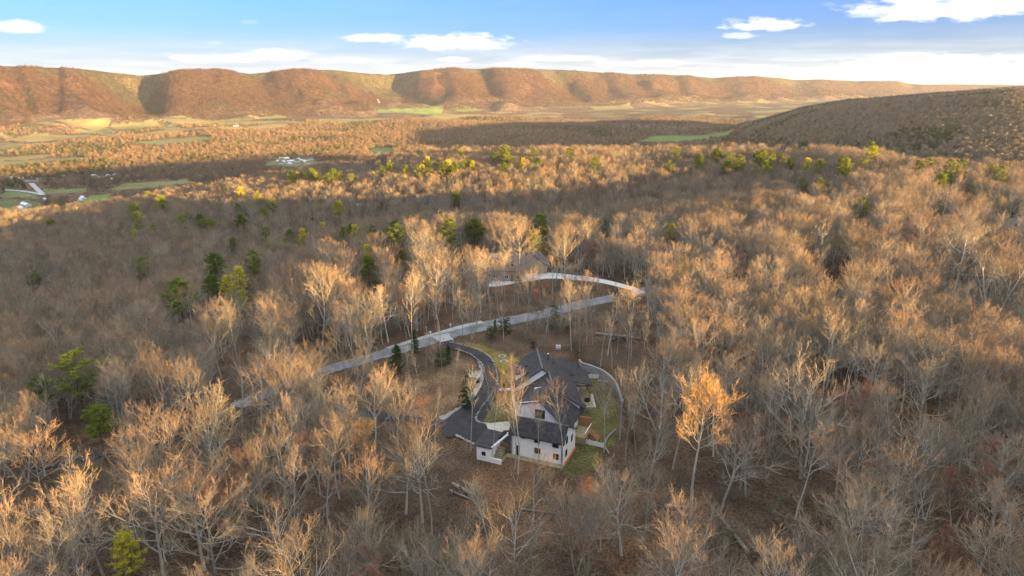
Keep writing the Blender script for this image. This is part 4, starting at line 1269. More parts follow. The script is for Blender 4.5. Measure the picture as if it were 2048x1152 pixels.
def pine_tree(seed, H=17, cw=3.4, low=.45, n=46, blobs=7, tuft=13, flat=.5, shape='round'):
    """needle tufts in layered boughs with gaps between"""
    rg = np.random.default_rng(seed)
    TB, CB = TreeBuf(), TreeBuf()
    tp = [np.array([rg.normal(0, .02) * i, rg.normal(0, .02) * i, -.5 + (H + .2) * i / 8]) for i in range(9)]
    TB.tube(tp, [.2 * (1 - .85 * i / 8) for i in range(9)], 6)
    az = rg.uniform(0, 6)
    for i in range(n):
        t = low + (1 - low) * (i + rg.uniform(0, 1)) / n
        q = (t - low) / (1 - low)
        if shape == 'round': L = cw * math.sqrt(max(.03, 1 - (q * 1.08 - .28) ** 2 / .66))
        elif shape == 'cone': L = cw * (1.05 - q)
        else: L = cw * (1.0 if q > .2 else .7) * max(.15, math.sqrt(max(0.02, 1 - q ** 3)))
        L *= rg.uniform(.6, 1.15)
        az += 2.4 + rg.normal(0, .3)
        p = np.array([0, 0, H * t])
        d = unit(np.array([math.cos(az), math.sin(az), .15 + .5 * q + rg.normal(0, .1)]))
        e = p + d * L
        TB.tube([p, p + d * L * .5 + [0, 0, .05], e], [.05, .035, .015], 3)
        for b in range(blobs):
            s_ = .35 + .65 * (b + rg.uniform(0, 1)) / blobs
            c = p + d * L * s_ + rg.normal(0, .22, 3) * [1, 1, .6]
            rad = (.35 + .4 * s_) * rg.uniform(.7, 1.2) * cw / 3.4
            for k in range(tuft):
                nd = unit(rg.normal(0, 1, 3) * [1, 1, .8] + [0, 0, .45])
                o = c + rg.normal(0, .25, 3) * rad
                CB.spike(o, o + nd * rad * rg.uniform(.7, 1.3) * np.array([1, 1, .8]), .13 * cw / 3.4 + .02, unit(np.cross(nd, rg.normal(0, 1, 3))))
    return TB, CB

T = {}
SPEC = {
    'narrow': dict(H=21, fork=.50, spread=.62, n1=13, n2=7, n3=6, n4=4, width=.66, trunk_r=.20, uptrop=.30),
    'broad': dict(H=18, fork=.34, spread=.95, n1=15, n2=8, n3=6, n4=5, width=.98, trunk_r=.27, uptrop=.34, wig=.15),
    'fan': dict(H=17, fork=.22, spread=.60, n1=12, n2=7, n3=5, n4=5, width=.85, trunk_r=.16, multi=2, uptrop=.32),
    'tall': dict(H=23, fork=.60, spread=.95, n1=15, n2=8, n3=6, n4=5, width=.78, trunk_r=.24, uptrop=.34),
    'thin': dict(H=16, fork=.5, spread=.55, n1=9, n2=5, n3=4, n4=4, width=.42, trunk_r=.10, uptrop=.3),
    'gnarled': dict(H=17, fork=.35, spread=1.15, n1=10, n2=7, n3=6, n4=5, width=.98, trunk_r=.28, uptrop=.2, wig=.25),
}
BARE = []
sd = 100
for kind, cnt in (('narrow', 3), ('broad', 3), ('fan', 2), ('tall', 2), ('thin', 2), ('gnarled', 1)):
    for c in range(cnt):
        sd += 1
        TBf, CBf = bare_tree(sd, **SPEC[kind])
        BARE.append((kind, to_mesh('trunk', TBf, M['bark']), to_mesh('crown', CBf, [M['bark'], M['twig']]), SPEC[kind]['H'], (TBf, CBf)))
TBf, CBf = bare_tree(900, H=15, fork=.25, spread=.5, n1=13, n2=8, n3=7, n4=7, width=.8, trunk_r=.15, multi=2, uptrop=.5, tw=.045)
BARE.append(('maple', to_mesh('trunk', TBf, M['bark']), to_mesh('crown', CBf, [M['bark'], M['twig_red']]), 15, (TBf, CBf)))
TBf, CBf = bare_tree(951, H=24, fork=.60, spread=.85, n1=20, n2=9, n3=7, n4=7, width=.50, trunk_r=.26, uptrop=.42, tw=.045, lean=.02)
BARE.append(('golden', to_mesh('trunk', TBf, M['bark']), to_mesh('crown', CBf, [M['bark'], M['twig_sunlit']]), 24, (TBf, CBf)))
KIDX = {}
for i, b in enumerate(BARE): KIDX.setdefault(b[0], []).append(i)
PINE = []
for (nm, kw, mt) in [('round', dict(H=16, cw=3.3, low=.42), 'needle'), ('round', dict(H=18, cw=3.8, low=.5, n=52), 'needle'), ('layered', dict(H=17, cw=3.6, low=.45, n=22, blobs=8, tuft=15, shape='layer'), 'needle'),
                     ('cedar', dict(H=7, cw=1.8, low=.05, n=50, blobs=6, tuft=15, shape='cone'), 'needle_dark'), ('shrub', dict(H=3.6, cw=1.7, low=.1, n=26, blobs=5, tuft=14, shape='round'), 'needle_dark'),
                     ('yellow', dict(H=17, cw=3.3, low=.45, n=40, shape='round'), 'needle_yellow')]:
    a, b = pine_tree(300 + len(PINE), **kw)
    PINE.append((nm, to_mesh('trunk', a, M['bark_dark']), to_mesh('crown', b, M[mt]), kw['H'], (a, b)))
print('tree meshes', round(time.time() - T0, 1), 'tris', sum(len(b[1].polygons) + len(b[2].polygons) for b in BARE))

def place_tree(src, loc, scale, rz, name, label, cat, group=None, sxy=None, tilt=(0, 0)):
    root = bpy.data.objects.new(name, None)
    root.empty_display_size = .5
    root.location = loc; root.rotation_euler = (tilt[0], tilt[1], rz)
    root.scale = ((sxy or scale), (sxy or scale), scale)
    col.objects.link(root)
    tag(root, label, cat, group)
    for nm, me in (('trunk', src[1]), ('crown', src[2])):
        o = bpy.data.objects.new(nm, me); o.parent = root; col.objects.link(o)
    return root

# hand placed trees: (kind/index, base px, top px v, crown width px or None, label)
HAND = [
 ('golden', 1380, 1066, 757, 1.0, 'tall tree with a round golden sunlit crown right of the house'),
 ('gnarled', 1062, 1120, 938, .95, 'pale forked bare tree standing alone below the house'),
 ('golden', 740, 1010, 843, .9, 'bare tree with golden sunlit crown left of the log pile'),
 ('broad', 845, 1045, 862, 1.0, 'bare tree with long side limbs just left of the log pile'),
 ('narrow', 662, 1062, 920, 1.3, 'bare tree with orange crown left of the golden-crowned tree'),
 ('broad', 440, 1190, 990, 1.2, 'large spreading sunlit tree at the lower left behind the yellow pine'),
 ('broad', 330, 1170, 965, 1.2, 'wide orange-topped tree directly left of the large spreading tree'),
 ('fan', 885, 1235, 1068, 1.2, 'bright orange fan-shaped tree at the bottom edge left of centre'),
 ('narrow', 1122, 940, 757, .75, 'slender grey tree in front of the right half of the garage wing'),
 ('narrow', 1077, 934, 790, .55, 'very thin bare tree before the middle of the garage wing'),
 ('narrow', 1036, 950, 735, .8, 'lichen-pale tree before the left end of the garage wing'),
 ('narrow', 1029, 942, 770, .7, 'second pale tree crowding the left end of the garage wing'),
 ('narrow', 1208, 906, 765, 1.0, 'greenish-grey bare tree on the lawn right of the patio'),
 ('thin', 942, 902, 722, .9, 'tall thin orange-brown tree between the court and the annex'),
 ('thin', 984, 925, 760, .8, 'thin bare tree rising beside the annex window'),
 ('broad', 1600, 960, 742, .9, 'broad golden tree left of the red-budded maple'),
 ('broad', 1700, 1000, 838, .95, 'pale golden tree below the red-budded maple'),
 ('tall', 1590, 1040, 872, 1.1, 'golden round-headed tree left of two leaning grey trees'),
 ('broad', 1640, 800, 640, 1.0, 'broad orange tree in the right-hand wood above the red maple'),
 ('broad', 1850, 840, 672, .95, 'sunlit spreading tree near the right edge at mid height'),
 ('fan', 1975, 660, 500, 1.3, 'large grey fan-shaped tree by the bare patch at right'),
 ('gnarled', 1905, 590, 455, 1.2, 'dark crooked tree with one long side limb at upper right'),
 ('broad', 645, 700, 548, 1.0, 'large pink-topped tree left of centre above the road'),
 ('broad', 1040, 580, 462, 1.1, 'spreading orange-lit tree above the tan house'),
 ('broad', 1132, 580, 462, 1.0, 'spreading orange-lit tree right of the grey garage'),
 ('narrow', 880, 690, 585, 1.0, 'pale tree at the mouth of the black driveway'),
 ('narrow', 1003, 590, 500, 1.0, 'leaning bare tree before the left dormer of the tan house'),
 ('narrow', 1105, 600, 510, 1.3, 'pink-topped tree before the concrete drive'),
 ('thin', 1215, 712, 588, 1.1, 'white-stemmed tree in the open wood right of the road end'),
 ('thin', 1233, 708, 602, 1.0, 'slim grey tree right of the white-stemmed tree'),
 ('thin', 1186, 690, 570, 1.1, 'slim tree left of the white-stemmed tree in the open wood'),
 ('narrow', 1143, 703, 560, .7, 'straight grey tree just beyond the cross roof of the white house'),
 ('thin', 1098, 683, 590, 1.0, 'thin paired tree by the road above the white house'),
 ('thin', 1008, 682, 600, 1.1, 'grey thin tree above the yellow lawn'),
 ('thin', 978, 668, 590, 1.0, 'thin tree on the road verge beside the evergreen shrubs'),
 ('narrow', 1052, 668, 540, .8, 'dark crooked trunk tree between road and yellow lawn'),
 ('thin', 815, 690, 612, 1.0, 'pale thin tree left of the drive mouth on the verge'),
 ('thin', 826, 707, 560, .9, 'second pale thin tree by the verge shrubs'),
 ('gnarled', 745, 745, 640, 1.1, 'whitish multi-limbed tree leaning over the road at left'),
 ('fan', 700, 752, 640, 1.0, 'whitish fan-shaped tree overhanging the road at left'),
 ('fan', 760, 830, 735, 1.0, 'grey bush-like tree left of the gravel margin'),
 ('fan', 985, 830, 735, .6, 'wispy bare tree overhanging the black driveway'),
 ('narrow', 1240, 880, 735, 1.0, 'bare tree behind the near lawn corner'),
 ('fan', 1300, 960, 800, .8, 'orange-tipped bare tree right of the back lawn'),
 ('narrow', 1345, 940, 720, 1.0, 'grey-stemmed tree left of the tall golden tree'),
 ('maple', 1682, 905, 765, 1.0, 'red-budded maple among golden trees at right'),
 ('maple', 1905, 1060, 918, 1.0, 'red-tipped maple at lower right'),
 ('maple', 745, 1230, 1108, 1.0, 'orange-red maple at the bottom edge left of centre'),
 ('maple', 1870, 1180, 1060, 1.0, 'dull red maple at the bottom right'),
 ('maple', 1480, 560, 505, 1.2, 'reddish tree in the right-hand wood far back'),
 ('narrow', 975, 1110, 960, 1.1, 'bare tree left of the pale forked tree'),
 ('thin', 1645, 560, 430, 1.6, 'tall pale-stemmed tree standing clear in the upper right wood'),
 ('fan', 480, 740, 600, 1.1, 'grey fan-shaped tree below the yellow-green pines'),
 ('broad', 440, 960, 790, .9, 'wide orange-pink tree above the lower drive'),
 ('narrow', 1175, 1150, 1010, 1.0, 'bare tree right of the pale forked tree'),
 ('fan', 1560, 1230, 1040, 1.0, 'greyish fan-shaped tree at the bottom edge right of centre'),
 ('broad', 1770, 1130, 960, 1.0, 'tan broad tree left of the red-tipped maple'),
]
PINES_HAND = [
 ('yellow', 272, 1200, 1062, 1.15, 'bright yellow-green pine at the lower left among golden trees'),
 ('round', 212, 925, 810, 1.25, 'green pine above the lower drive at left'),
 ('layered', 172, 850, 702, 1.6, 'dark flat-topped pine at far left'),
 ('round', 100, 860, 752, 1.2, 'dull green pine below the flat-topped pine'),
 ('round', 370, 665, 560, 1.6, 'large round pine left of the pine cluster'),
 ('round', 437, 590, 508, 1.3, 'round pine at the back of the pine cluster'),
 ('yellow', 485, 610, 534, 1.2, 'yellow-green pine in the pine cluster'),
 ('round', 432, 625, 552, 1.3, 'green pine at the left of the pine cluster'),
 ('yellow', 460, 622, 552, 1.2, 'lower yellow-green pine in the pine cluster'),
 ('yellow', 492, 650, 580, 1.0, 'small yellow pine peeping over a bare crown'),
 ('round', 515, 575, 518, 1.2, 'green pine right of the pine cluster'),
 ('layered', 295, 575, 515, 1.6, 'flat green pine above the large round pine'),
 ('layered', 80, 590, 542, 1.2, 'small dark pine far out at left'),
 ('round', 740, 585, 514, 1.3, 'round green pine above the road at centre left'),
 ('yellow', 737, 550, 490, 1.0, 'small yellow-green pine at centre left'),
 ('round', 805, 545, 500, 1.3, 'round pine before the tan house wood'),
 ('round', 900, 520, 440, 1.3, 'dark green pine behind the tan house at left'),
 ('round', 950, 510, 440, 1.5, 'dark green pine behind the tan house'),
 ('round', 1080, 500, 430, 1.4, 'dark green pine behind the orange-lit tree'),
 ('round', 1068, 540, 462, 1.0, 'green pine just behind the grey garage'),
 ('round', 912, 425, 383, 1.2, 'lone dull pine in the shaded dip'),
 ('layered', 790, 500, 443, 1.6, 'broad green pine in the wood above centre left'),
 ('round', 690, 510, 455, 1.1, 'small green pine above centre left'),
 ('round', 610, 500, 458, 1.1, 'small dark pine at centre left'),
 ('round', 1210, 480, 437, 1.1, 'green pine right of the garage wood'),
 ('yellow', 1338, 500, 448, 1.2, 'dull yellow-green pine in the right-hand wood'),
 ('round', 470, 520, 475, 1.0, 'far green pine at left behind the cluster'),
 ('layered', 745, 500, 450, 1.0, 'far layered pine left of the broad green pine'),
 ('layered', 1722, 450, 395, 1.4, 'layered pine below the lit brow at right'),
 ('layered', 1600, 400, 358, 1.5, 'pair-topped layered pine on the lit slope right'),
 ('layered', 1650, 400, 368, 1.2, 'small layered pine right of the pair-topped pine'),
 ('layered', 1885, 385, 343, 1.6, 'layered pine on the right brow'),
 ('layered', 1935, 400, 366, 1.2, 'small pine below the right brow'),
 ('layered', 1880, 440, 415, 1.2, 'round-topped pine left of the crooked tree'),
 ('cedar', 795, 745, 690, 1.35, 'dark evergreen at the roadside left of the driveway'),
 ('cedar', 935, 818, 752, 1.15, 'dark olive cedar inside the driveway bend'),
 ('cedar', 897, 728, 690, 1.0, 'bushy evergreen at the mouth of the driveway'),
 ('shrub', 882, 733, 706, 1.3, 'low evergreen clump left of the driveway mouth'),
 ('shrub', 1066, 700, 686, 1.0, 'small evergreen shrub behind the white house'),
 ('shrub', 982, 678, 655, 1.2, 'evergreen shrub on the verge above the lawn'),
 ('shrub', 1010, 668, 640, 1.2, 'evergreen shrub right of the verge shrub'),
 ('cedar', 990, 667, 640, .9, 'slim evergreen between the verge shrubs'),
 ('shrub', 1110, 632, 612, 1.2, 'evergreen shrub beside the road above the house'),
 ('shrub', 1255, 605, 582, 1.4, 'evergreen shrub at the meeting of road and concrete drive'),
 ('shrub', 1235, 600, 580, 1.4, 'second evergreen shrub near the concrete drive end'),
 ('cedar', 830, 705, 660, 1.0, 'green cedar behind the pale thin verge trees'),
 ('cedar', 1008, 790, 765, .7, 'small clipped evergreen by the front path'),
]
used = []       # (x, y, radius)
handbox = []    # projected crown boxes to keep clear of nearer random trees
def hand_place(lst, src_map, isp):
    for k, (kind, u, v, vt, wf, lab) in enumerate(lst):
        p = G(u, min(v, 1290))
        # height from the top pixel at the same ground distance
        r = ray(u, vt); hl = math.hypot(r[0], r[1]); D = math.hypot(p.x, p.y)
        top = HC + r[2] / hl * D
        Hh = max(2.0, top - p.z)
        ids = src_map[kind]
        src = (PINE if isp else BARE)[ids[k % len(ids)]]
        s = Hh / src[3]
        name = 'pine_tree' if (isp and kind not in ('shrub', 'cedar')) else ('evergreen_shrub' if kind == 'shrub' else 'cedar_tree' if kind == 'cedar' else 'maple_tree' if kind == 'maple' else 'bare_tree')
        cat = 'shrub' if kind == 'shrub' else 'tree'
        place_tree(src, p, s, random.uniform(0, 6.28), name, lab, cat, None, s * wf if wf > 1 else s * max(wf, .75))
        cr = Hh * (.24 if not isp else .2) * wf
        used.append((p.x, p.y, max(2.0, cr * .9)))
        uu, vv, dd = proj(p.x, p.y, p.z + Hh)
        handbox.append((uu - F * cr / dd * .8, uu + F * cr / dd * .8, vv, vv + (v - vt) * (.7 if kind != 'cedar' else .9), D, .97 if isp else .85))
PIDX = {}
for i, b in enumerate(PINE): PIDX.setdefault(b[0], []).append(i)
hand_place(HAND, KIDX, False)
hand_place(PINES_HAND, PIDX, True)

# areas where no random crown may stand in front (picture polygons -> only used to thin the wood the way it is thinned in reality)
KEEP = [
 ([(885, 672), (1000, 688), (1062, 700), (1080, 690), (1120, 690), (1170, 715), (1250, 760), (1255, 850), (1232, 900), (1190, 950), (1130, 950), (1010, 945), (950, 932), (900, 880), (860, 850), (820, 835), (790, 790), (860, 760), (880, 720)], 1.0),
 ([(655, 735), (790, 695), (880, 660), (960, 645), (1060, 622), (1180, 596), (1285, 575), (1290, 592), (1190, 618), (1060, 645), (900, 690), (790, 722), (660, 757)], .6),
 ([(1000, 556), (1100, 540), (1130, 545), (1280, 575), (1270, 590), (1130, 575), (1000, 580)], .6),
 ([(1150, 640), (1290, 620), (1300, 700), (1270, 745), (1180, 715)], .85),
 ([(880, 930), (960, 960), (960, 1010), (880, 1000)], .9), ([(1030, 1010), (1110, 1010), (1110, 1040), (1030, 1040)], .7),
 ([(1400, 990), (1500, 1080), (1500, 1120), (1380, 1040)], .8),
 ([(0, 945), (180, 905), (360, 870), (520, 810), (520, 830), (360, 890), (180, 930), (0, 972)], .55),
 ([(1160, 940), (1210, 940), (1200, 1050), (1165, 1050)], .7),
]
SPARSE = [  # ground seen between stems
 (pxpoly([(1270, 850), (1420, 830), (1560, 960), (1560, 1120), (1300, 1150), (1220, 960)]), .62),
 (pxpoly([(700, 900), (960, 930), (1200, 960), (1200, 1150), (760, 1150), (700, 1000)]), .75),
 (pxpoly([(1060, 590), (1290, 590), (1310, 760), (1230, 740), (1130, 700)]), .4),
 (pxpoly([(930, 575), (1200, 575), (1260, 592), (1060, 630), (900, 650), (780, 680), (760, 640)]), .65),
 (pxpoly([(1960, 480), (2060, 470), (2100, 640), (1990, 590)]), .25),
]
ROADXY = [(p.x, p.y) for p in ROAD]; DRIVEXY = [(p.x, p.y) for p in DRIVE]; CONCXY = [(p.x, p.y) for p in CONC]; LOWXY = [(p.x, p.y) for p in LOW]
YARDP = pxpoly([(900, 680), (1060, 690), (1160, 715), (1250, 760), (1262, 860), (1230, 920), (1160, 960), (1010, 950), (900, 900), (780, 830), (780, 760)])
HOUSE2 = pxpoly([(925, 535), (1110, 530), (1190, 555), (1110, 566), (930, 582)])

def gen_forest():
    pts = []
    step = 4.0
    gx, gy = np.meshgrid(np.arange(-720, 760, step), np.arange(30, 900, step))
    gx = gx.ravel() + rng.uniform(-.48, .48, gx.size) * step; gy = gy.ravel() + rng.uniform(-.48, .48, gy.size) * step
    # behind and beside the drone too, so that the wood goes on and casts its shade
    bx, by = np.meshgrid(np.arange(-60, 560, 9.0), np.arange(-420, 30, 9.0))
    bx = bx.ravel() + rng.uniform(-4, 4, bx.size); by = by.ravel() + rng.uniform(-4, 4, by.size)
    x = np.concatenate([gx, bx]); y = np.concatenate([gy, by])
    r = np.hypot(x, y); az = np.degrees(np.arctan2(x, y))
    rim = np.interp(az, *RIM_R)
    keep = ((np.abs(az) < 43) & (r < rim + 230)) | ((az > 42) & (r < 620)) | ((np.abs(az) < 60) & (r < 160) & (r > 40))
    keep &= ~((r > rim + 60) & (rng.random(x.size) < .45))
    dens = np.ones(x.size)
    for poly, dn in SPARSE: dens = np.where(inpoly(x, y, poly), dn, dens)
    dens *= np.where(r < 150, .70, .95)
    dens *= np.clip(.6 + .9 * fbm(x / 28, y / 28, 3, 91), 0, 1.2)
    keep &= rng.random(x.size) < dens
    keep &= ~inpoly(x, y, YARDP) & ~inpoly(x, y, HOUSE2)
    x, y = x[keep], y[keep]
    for ln, dd in ((ROADXY, 5.5), (DRIVEXY, 5), (CONCXY, 6), (LOWXY, 2.6)):
        d, _ = poly_dist_side(x, y, ln); k = d > dd; x, y = x[k], y[k]
    for (ux, uy, ur) in used:
        k = np.hypot(x - ux, y - uy) > ur; x, y = x[k], y[k]
    z = height(x, y)
    n = len(x)
    # kinds and heights
    kinds = rng.choice(len(KINDP), n, p=KINDP_W)
    base = np.array([BARE[i][3] for i in KINDP])[kinds]
    hs = np.exp(rng.normal(0, .15, n)) * (.80 + .38 * fbm(x / 55, y / 55, 3, 92)) * (.70 - .12 * sstep(np.hypot(x, y), 250, 480))
    hs = np.minimum(hs, 15.5 / base)
    farq = sstep(np.hypot(x, y), 330, 460)
    hs = hs * (1 - farq) + (11.2 + .35 * (base * hs - 11.2)) / base * farq
    H = base * hs
    D = np.hypot(x, y)
    crown = H * .28
    ok = np.ones(n, bool)
    ut, vt, dt = proj(x, y, z + H); ub, vb, db = proj(x, y, z)
    vm = vt + (vb - vt) * .5
    cw = F * crown / dt
    rnd = rng.random(n)
    for poly, pr in KEEP:
        hit = np.zeros(n, bool)
        for fx in (-.7, 0, .7):
            for fv in (.05, .3, .6, .9):
                hit |= inpoly(ut + fx * cw, vt + (vb - vt) * fv, poly)
        ok &= ~(hit & (rnd < pr))
    for (u0, u1, v0, v1, DD, pr) in handbox:
        ov = (ut + cw * .7 > u0) & (ut - cw * .7 < u1) & (vt < v1) & (vm > v0) & (D < DD)
        ok &= ~(ov & (rnd < pr))
    ok |= (np.abs(ut - 1024) > 1400)
    return x[ok], y[ok], z[ok], kinds[ok], hs[ok], H[ok], D[ok], ut[ok], vt[ok], dt[ok]
KINDP = [i for i, b in enumerate(BARE) if b[0] != 'golden']
wts = {'narrow': .24, 'broad': .26, 'fan': .20, 'tall': .10, 'thin': .12, 'gnarled': .05, 'maple': .03}
KINDP_W = np.array([wts[BARE[i][0]] / len(KIDX[BARE[i][0]]) for i in KINDP]); KINDP_W /= KINDP_W.sum()
fx_, fy_, fz_, fk_, fs_, fH_, fD_, fu_, fv_, fd_ = gen_forest()
print('forest trees', len(fx_), round(time.time() - T0, 1))

KTEXT = {'narrow': 'narrow upright', 'broad': 'broad spreading', 'fan': 'fan-shaped', 'tall': 'tall high-crowned', 'thin': 'slender', 'gnarled': 'crooked-limbed', 'maple': 'red-budded'}
def region(u, v):
    if v > 900:
        if u < 330: return 'in the lower left corner below the lower drive'
        if u < 640: return 'in the wood right of the yellow pine at lower left'
        if u < 960: return 'on the leafy slope around the log pile'
        if u < 1260: return 'on the slope below the white house'
        if u < 1640: return 'in the open wood below the tall golden tree'
        return 'in the lower right corner wood'
    if v > 640:
        if u < 330: return 'at left above the lower drive'
        if u < 660: return 'between the lower drive and the road'
        if u < 900: return 'around the verge left of the driveway'
        if u < 1270: return 'beside the white house and its lawns'
        if u < 1560: return 'in the wood right of the back lawn'
        return 'in the wood near the right edge at mid height'
    if u < 700: return 'in the grey wood beyond the road at left'
    if u < 1290: return 'around the tan house and its drive'
    return 'in the orange wood right of the concrete drive'
inview = (fu_ > -60) & (fu_ < 2108) & (fv_ < 1152) & (fy_ > 0)
ub_, vb_, _ = proj(fx_, fy_, fz_)
size = np.where(inview, fH_ / fd_, 0)
order = np.argsort(-size)
NIND = 244 - len(HAND)
ind = order[:NIND]
mask = np.ones(len(fx_), bool); mask[ind] = False
LAND = [(1400, 830, 'tall round-headed golden tree'), (1062, 1000, 'pale forked tree below the house'), (925, 985, 'dark root heap and logs'), (740, 900, 'golden tree left of the root heap'),
        (272, 1100, 'yellow pine at lower left'), (420, 1060, 'large spreading tree at lower left'), (885, 1110, 'orange fan tree at the bottom edge'), (965, 900, 'small annex of the white house'), (1080, 880, 'garage wing of the white house'),
        (1175, 800, 'stone patio'), (1232, 790, 'curved retaining wall'), (930, 785, 'olive cedar in the drive bend'), (900, 700, 'mouth of the black driveway'), (980, 660, 'verge evergreens'), (820, 690, 'pale thin verge trees'),
        (700, 715, 'road left of the driveway'), (212, 850, 'green pine above the lower drive'), (172, 730, 'dark flat-topped pine'), (100, 780, 'dull pine at far left'), (370, 600, 'large round pine'), (485, 570, 'yellow-green pine cluster'),
        (740, 540, 'round pine at centre left'), (645, 600, 'large pink-topped tree'), (1600, 800, 'broad golden tree by the red maple'), (1682, 820, 'red-budded maple'), (1905, 980, 'red-tipped maple at lower right'), (1590, 930, 'golden tree below the maple'),
        (1640, 700, 'broad orange tree at right'), (1850, 730, 'spreading tree near the right edge'), (1975, 570, 'large grey fan tree at right'), (1215, 650, 'white-stemmed tree in the open wood'), (1250, 675, 'pale fallen trunk beyond the house'),
        (1455, 1060, 'long diagonal fallen trunk'), (745, 1130, 'orange-red maple at the bottom edge'), (1270, 580, 'end of the concrete drive'), (960, 560, 'tan house'), (1070, 530, 'grey garage'), (340, 880, 'middle of the lower drive'), (60, 950, 'left end of the lower drive'),
        (1870, 1100, 'dull red maple at bottom right'), (1300, 880, 'orange-tipped tree right of the lawn'), (1180, 1060, 'orange clay strip below the house'), (440, 870, 'orange-pink tree above the lower drive'), (1560, 1120, 'grey fan tree at the bottom edge'), (600, 960, 'gap right of the lower drive'),
        (120, 1060, 'bottom left corner pines'), (1990, 900, 'right edge below mid height'), (560, 760, 'left end of the visible road'), (2000, 1100, 'bottom right corner'), (20, 1120, 'bottom left corner')]
taken = {}
def landlabel(i, kt, LL=None, uv=None):
    if uv: u, v = uv
    else: u = fu_[i]; v = fv_[i] + (vb_[i] - fv_[i]) * .3
    cands = sorted(LL or LAND, key=lambda L: math.hypot(L[0] - u, L[1] - v))[:5]
    for far_ok in (0, 1):
        for L in cands:
            dx, dy = u - L[0], v - L[1]
            dist = math.hypot(dx, dy)
            nearw = 'just ' if dist < 70 else ('slightly ' if dist < 140 else 'well ')
            if abs(dx) > 2.2 * abs(dy): w_ = 'right of' if dx > 0 else 'left of'
            elif abs(dy) > 2.2 * abs(dx): w_ = 'in front of' if dy > 0 else 'behind'
            else: w_ = ('nearer ' if dy > 0 else 'beyond ') + ('and right of' if dx > 0 else 'and left of')
            lab = '%s %s%s the %s' % (kt, nearw, w_, L[2])
            if lab not in taken: taken[lab] = 1; return lab
    return lab
for i in ind:
    b = BARE[fk_[i]]
    vm = fv_[i] + (vb_[i] - fv_[i]) * .3
    reg = region(fu_[i], vm)
    nm = 'maple_tree' if b[0] == 'maple' else 'bare_tree'
    lab = landlabel(i, KTEXT[b[0]] + (' maple' if b[0] == 'maple' else ' tree'))
    place_tree(b, (fx_[i], fy_[i], fz_[i]), fs_[i], random.uniform(0, 6.28), nm, lab, 'tree', 'bare trees ' + reg, fs_[i] * random.uniform(.85, 1.2), (random.gauss(0, .03), random.gauss(0, .03)))

EXTRA = [(842, 800, 110), (868, 772, 95), (905, 815, 120), (820, 775, 90), (885, 745, 100), (852, 735, 90), (1160, 705, 110), (1172, 690, 120), (1200, 735, 125), (1225, 738, 115), (1262, 720, 130), (1280, 745, 130), (1290, 700, 110),
         (1150, 672, 95), (1120, 665, 90), (1085, 655, 90), (1060, 648, 100), (1030, 660, 90), (1255, 760, 140), (1250, 930, 140), (1265, 860, 140), (1272, 910, 150),
         (925, 668, 85), (945, 650, 80), (870, 655, 85), (842, 662, 90), (905, 640, 80), (1000, 640, 80), (1040, 625, 75), (1080, 612, 75), (1120, 600, 75), (970, 612, 75), (1010, 602, 80), (955, 600, 85), (985, 585, 70), (940, 590, 80), (1155, 590, 75), (1195, 582, 75), (900, 600, 85), (1225, 640, 80), (1010, 1100, 135), (960, 1110, 140), (1120, 1110, 145), (1225, 1060, 140), (1150, 1160, 190), (1030, 1190, 200), (930, 1150, 150), (1245, 1100, 160), (800, 930, 150), (780, 880, 140), (870, 915, 140), (835, 880, 120)]
for (u, v, hp) in EXTRA:
    p = G(u, v); r_ = ray(u, v - hp); D = math.hypot(p.x, p.y)
    Hh = HC + r_[2] / math.hypot(r_[0], r_[1]) * D - p.z
    kd = random.choice(['thin', 'thin', 'narrow'] if hp < 165 else ['narrow', 'fan', 'broad'])
    b = BARE[random.choice(KIDX[kd])]; s = Hh / b[3]
    place_tree(b, p, s, random.uniform(0, 6.28), 'bare_tree', landlabel(0, KTEXT[kd] + ' tree', None, (u, v - hp * .6)), 'tree', 'slim trees in the open wood round the house', s * random.uniform(.7, .95), (random.gauss(0, .04), random.gauss(0, .04)))
# sources of the instanced woods (not linked to the scene themselves)
def source_collection(name, meshes):
    c = bpy.data.collections.new(name)
    for k, me in enumerate(meshes):
        o = bpy.data.objects.new('%s_%02d' % (name, k), me); c.objects.link(o)
    return c

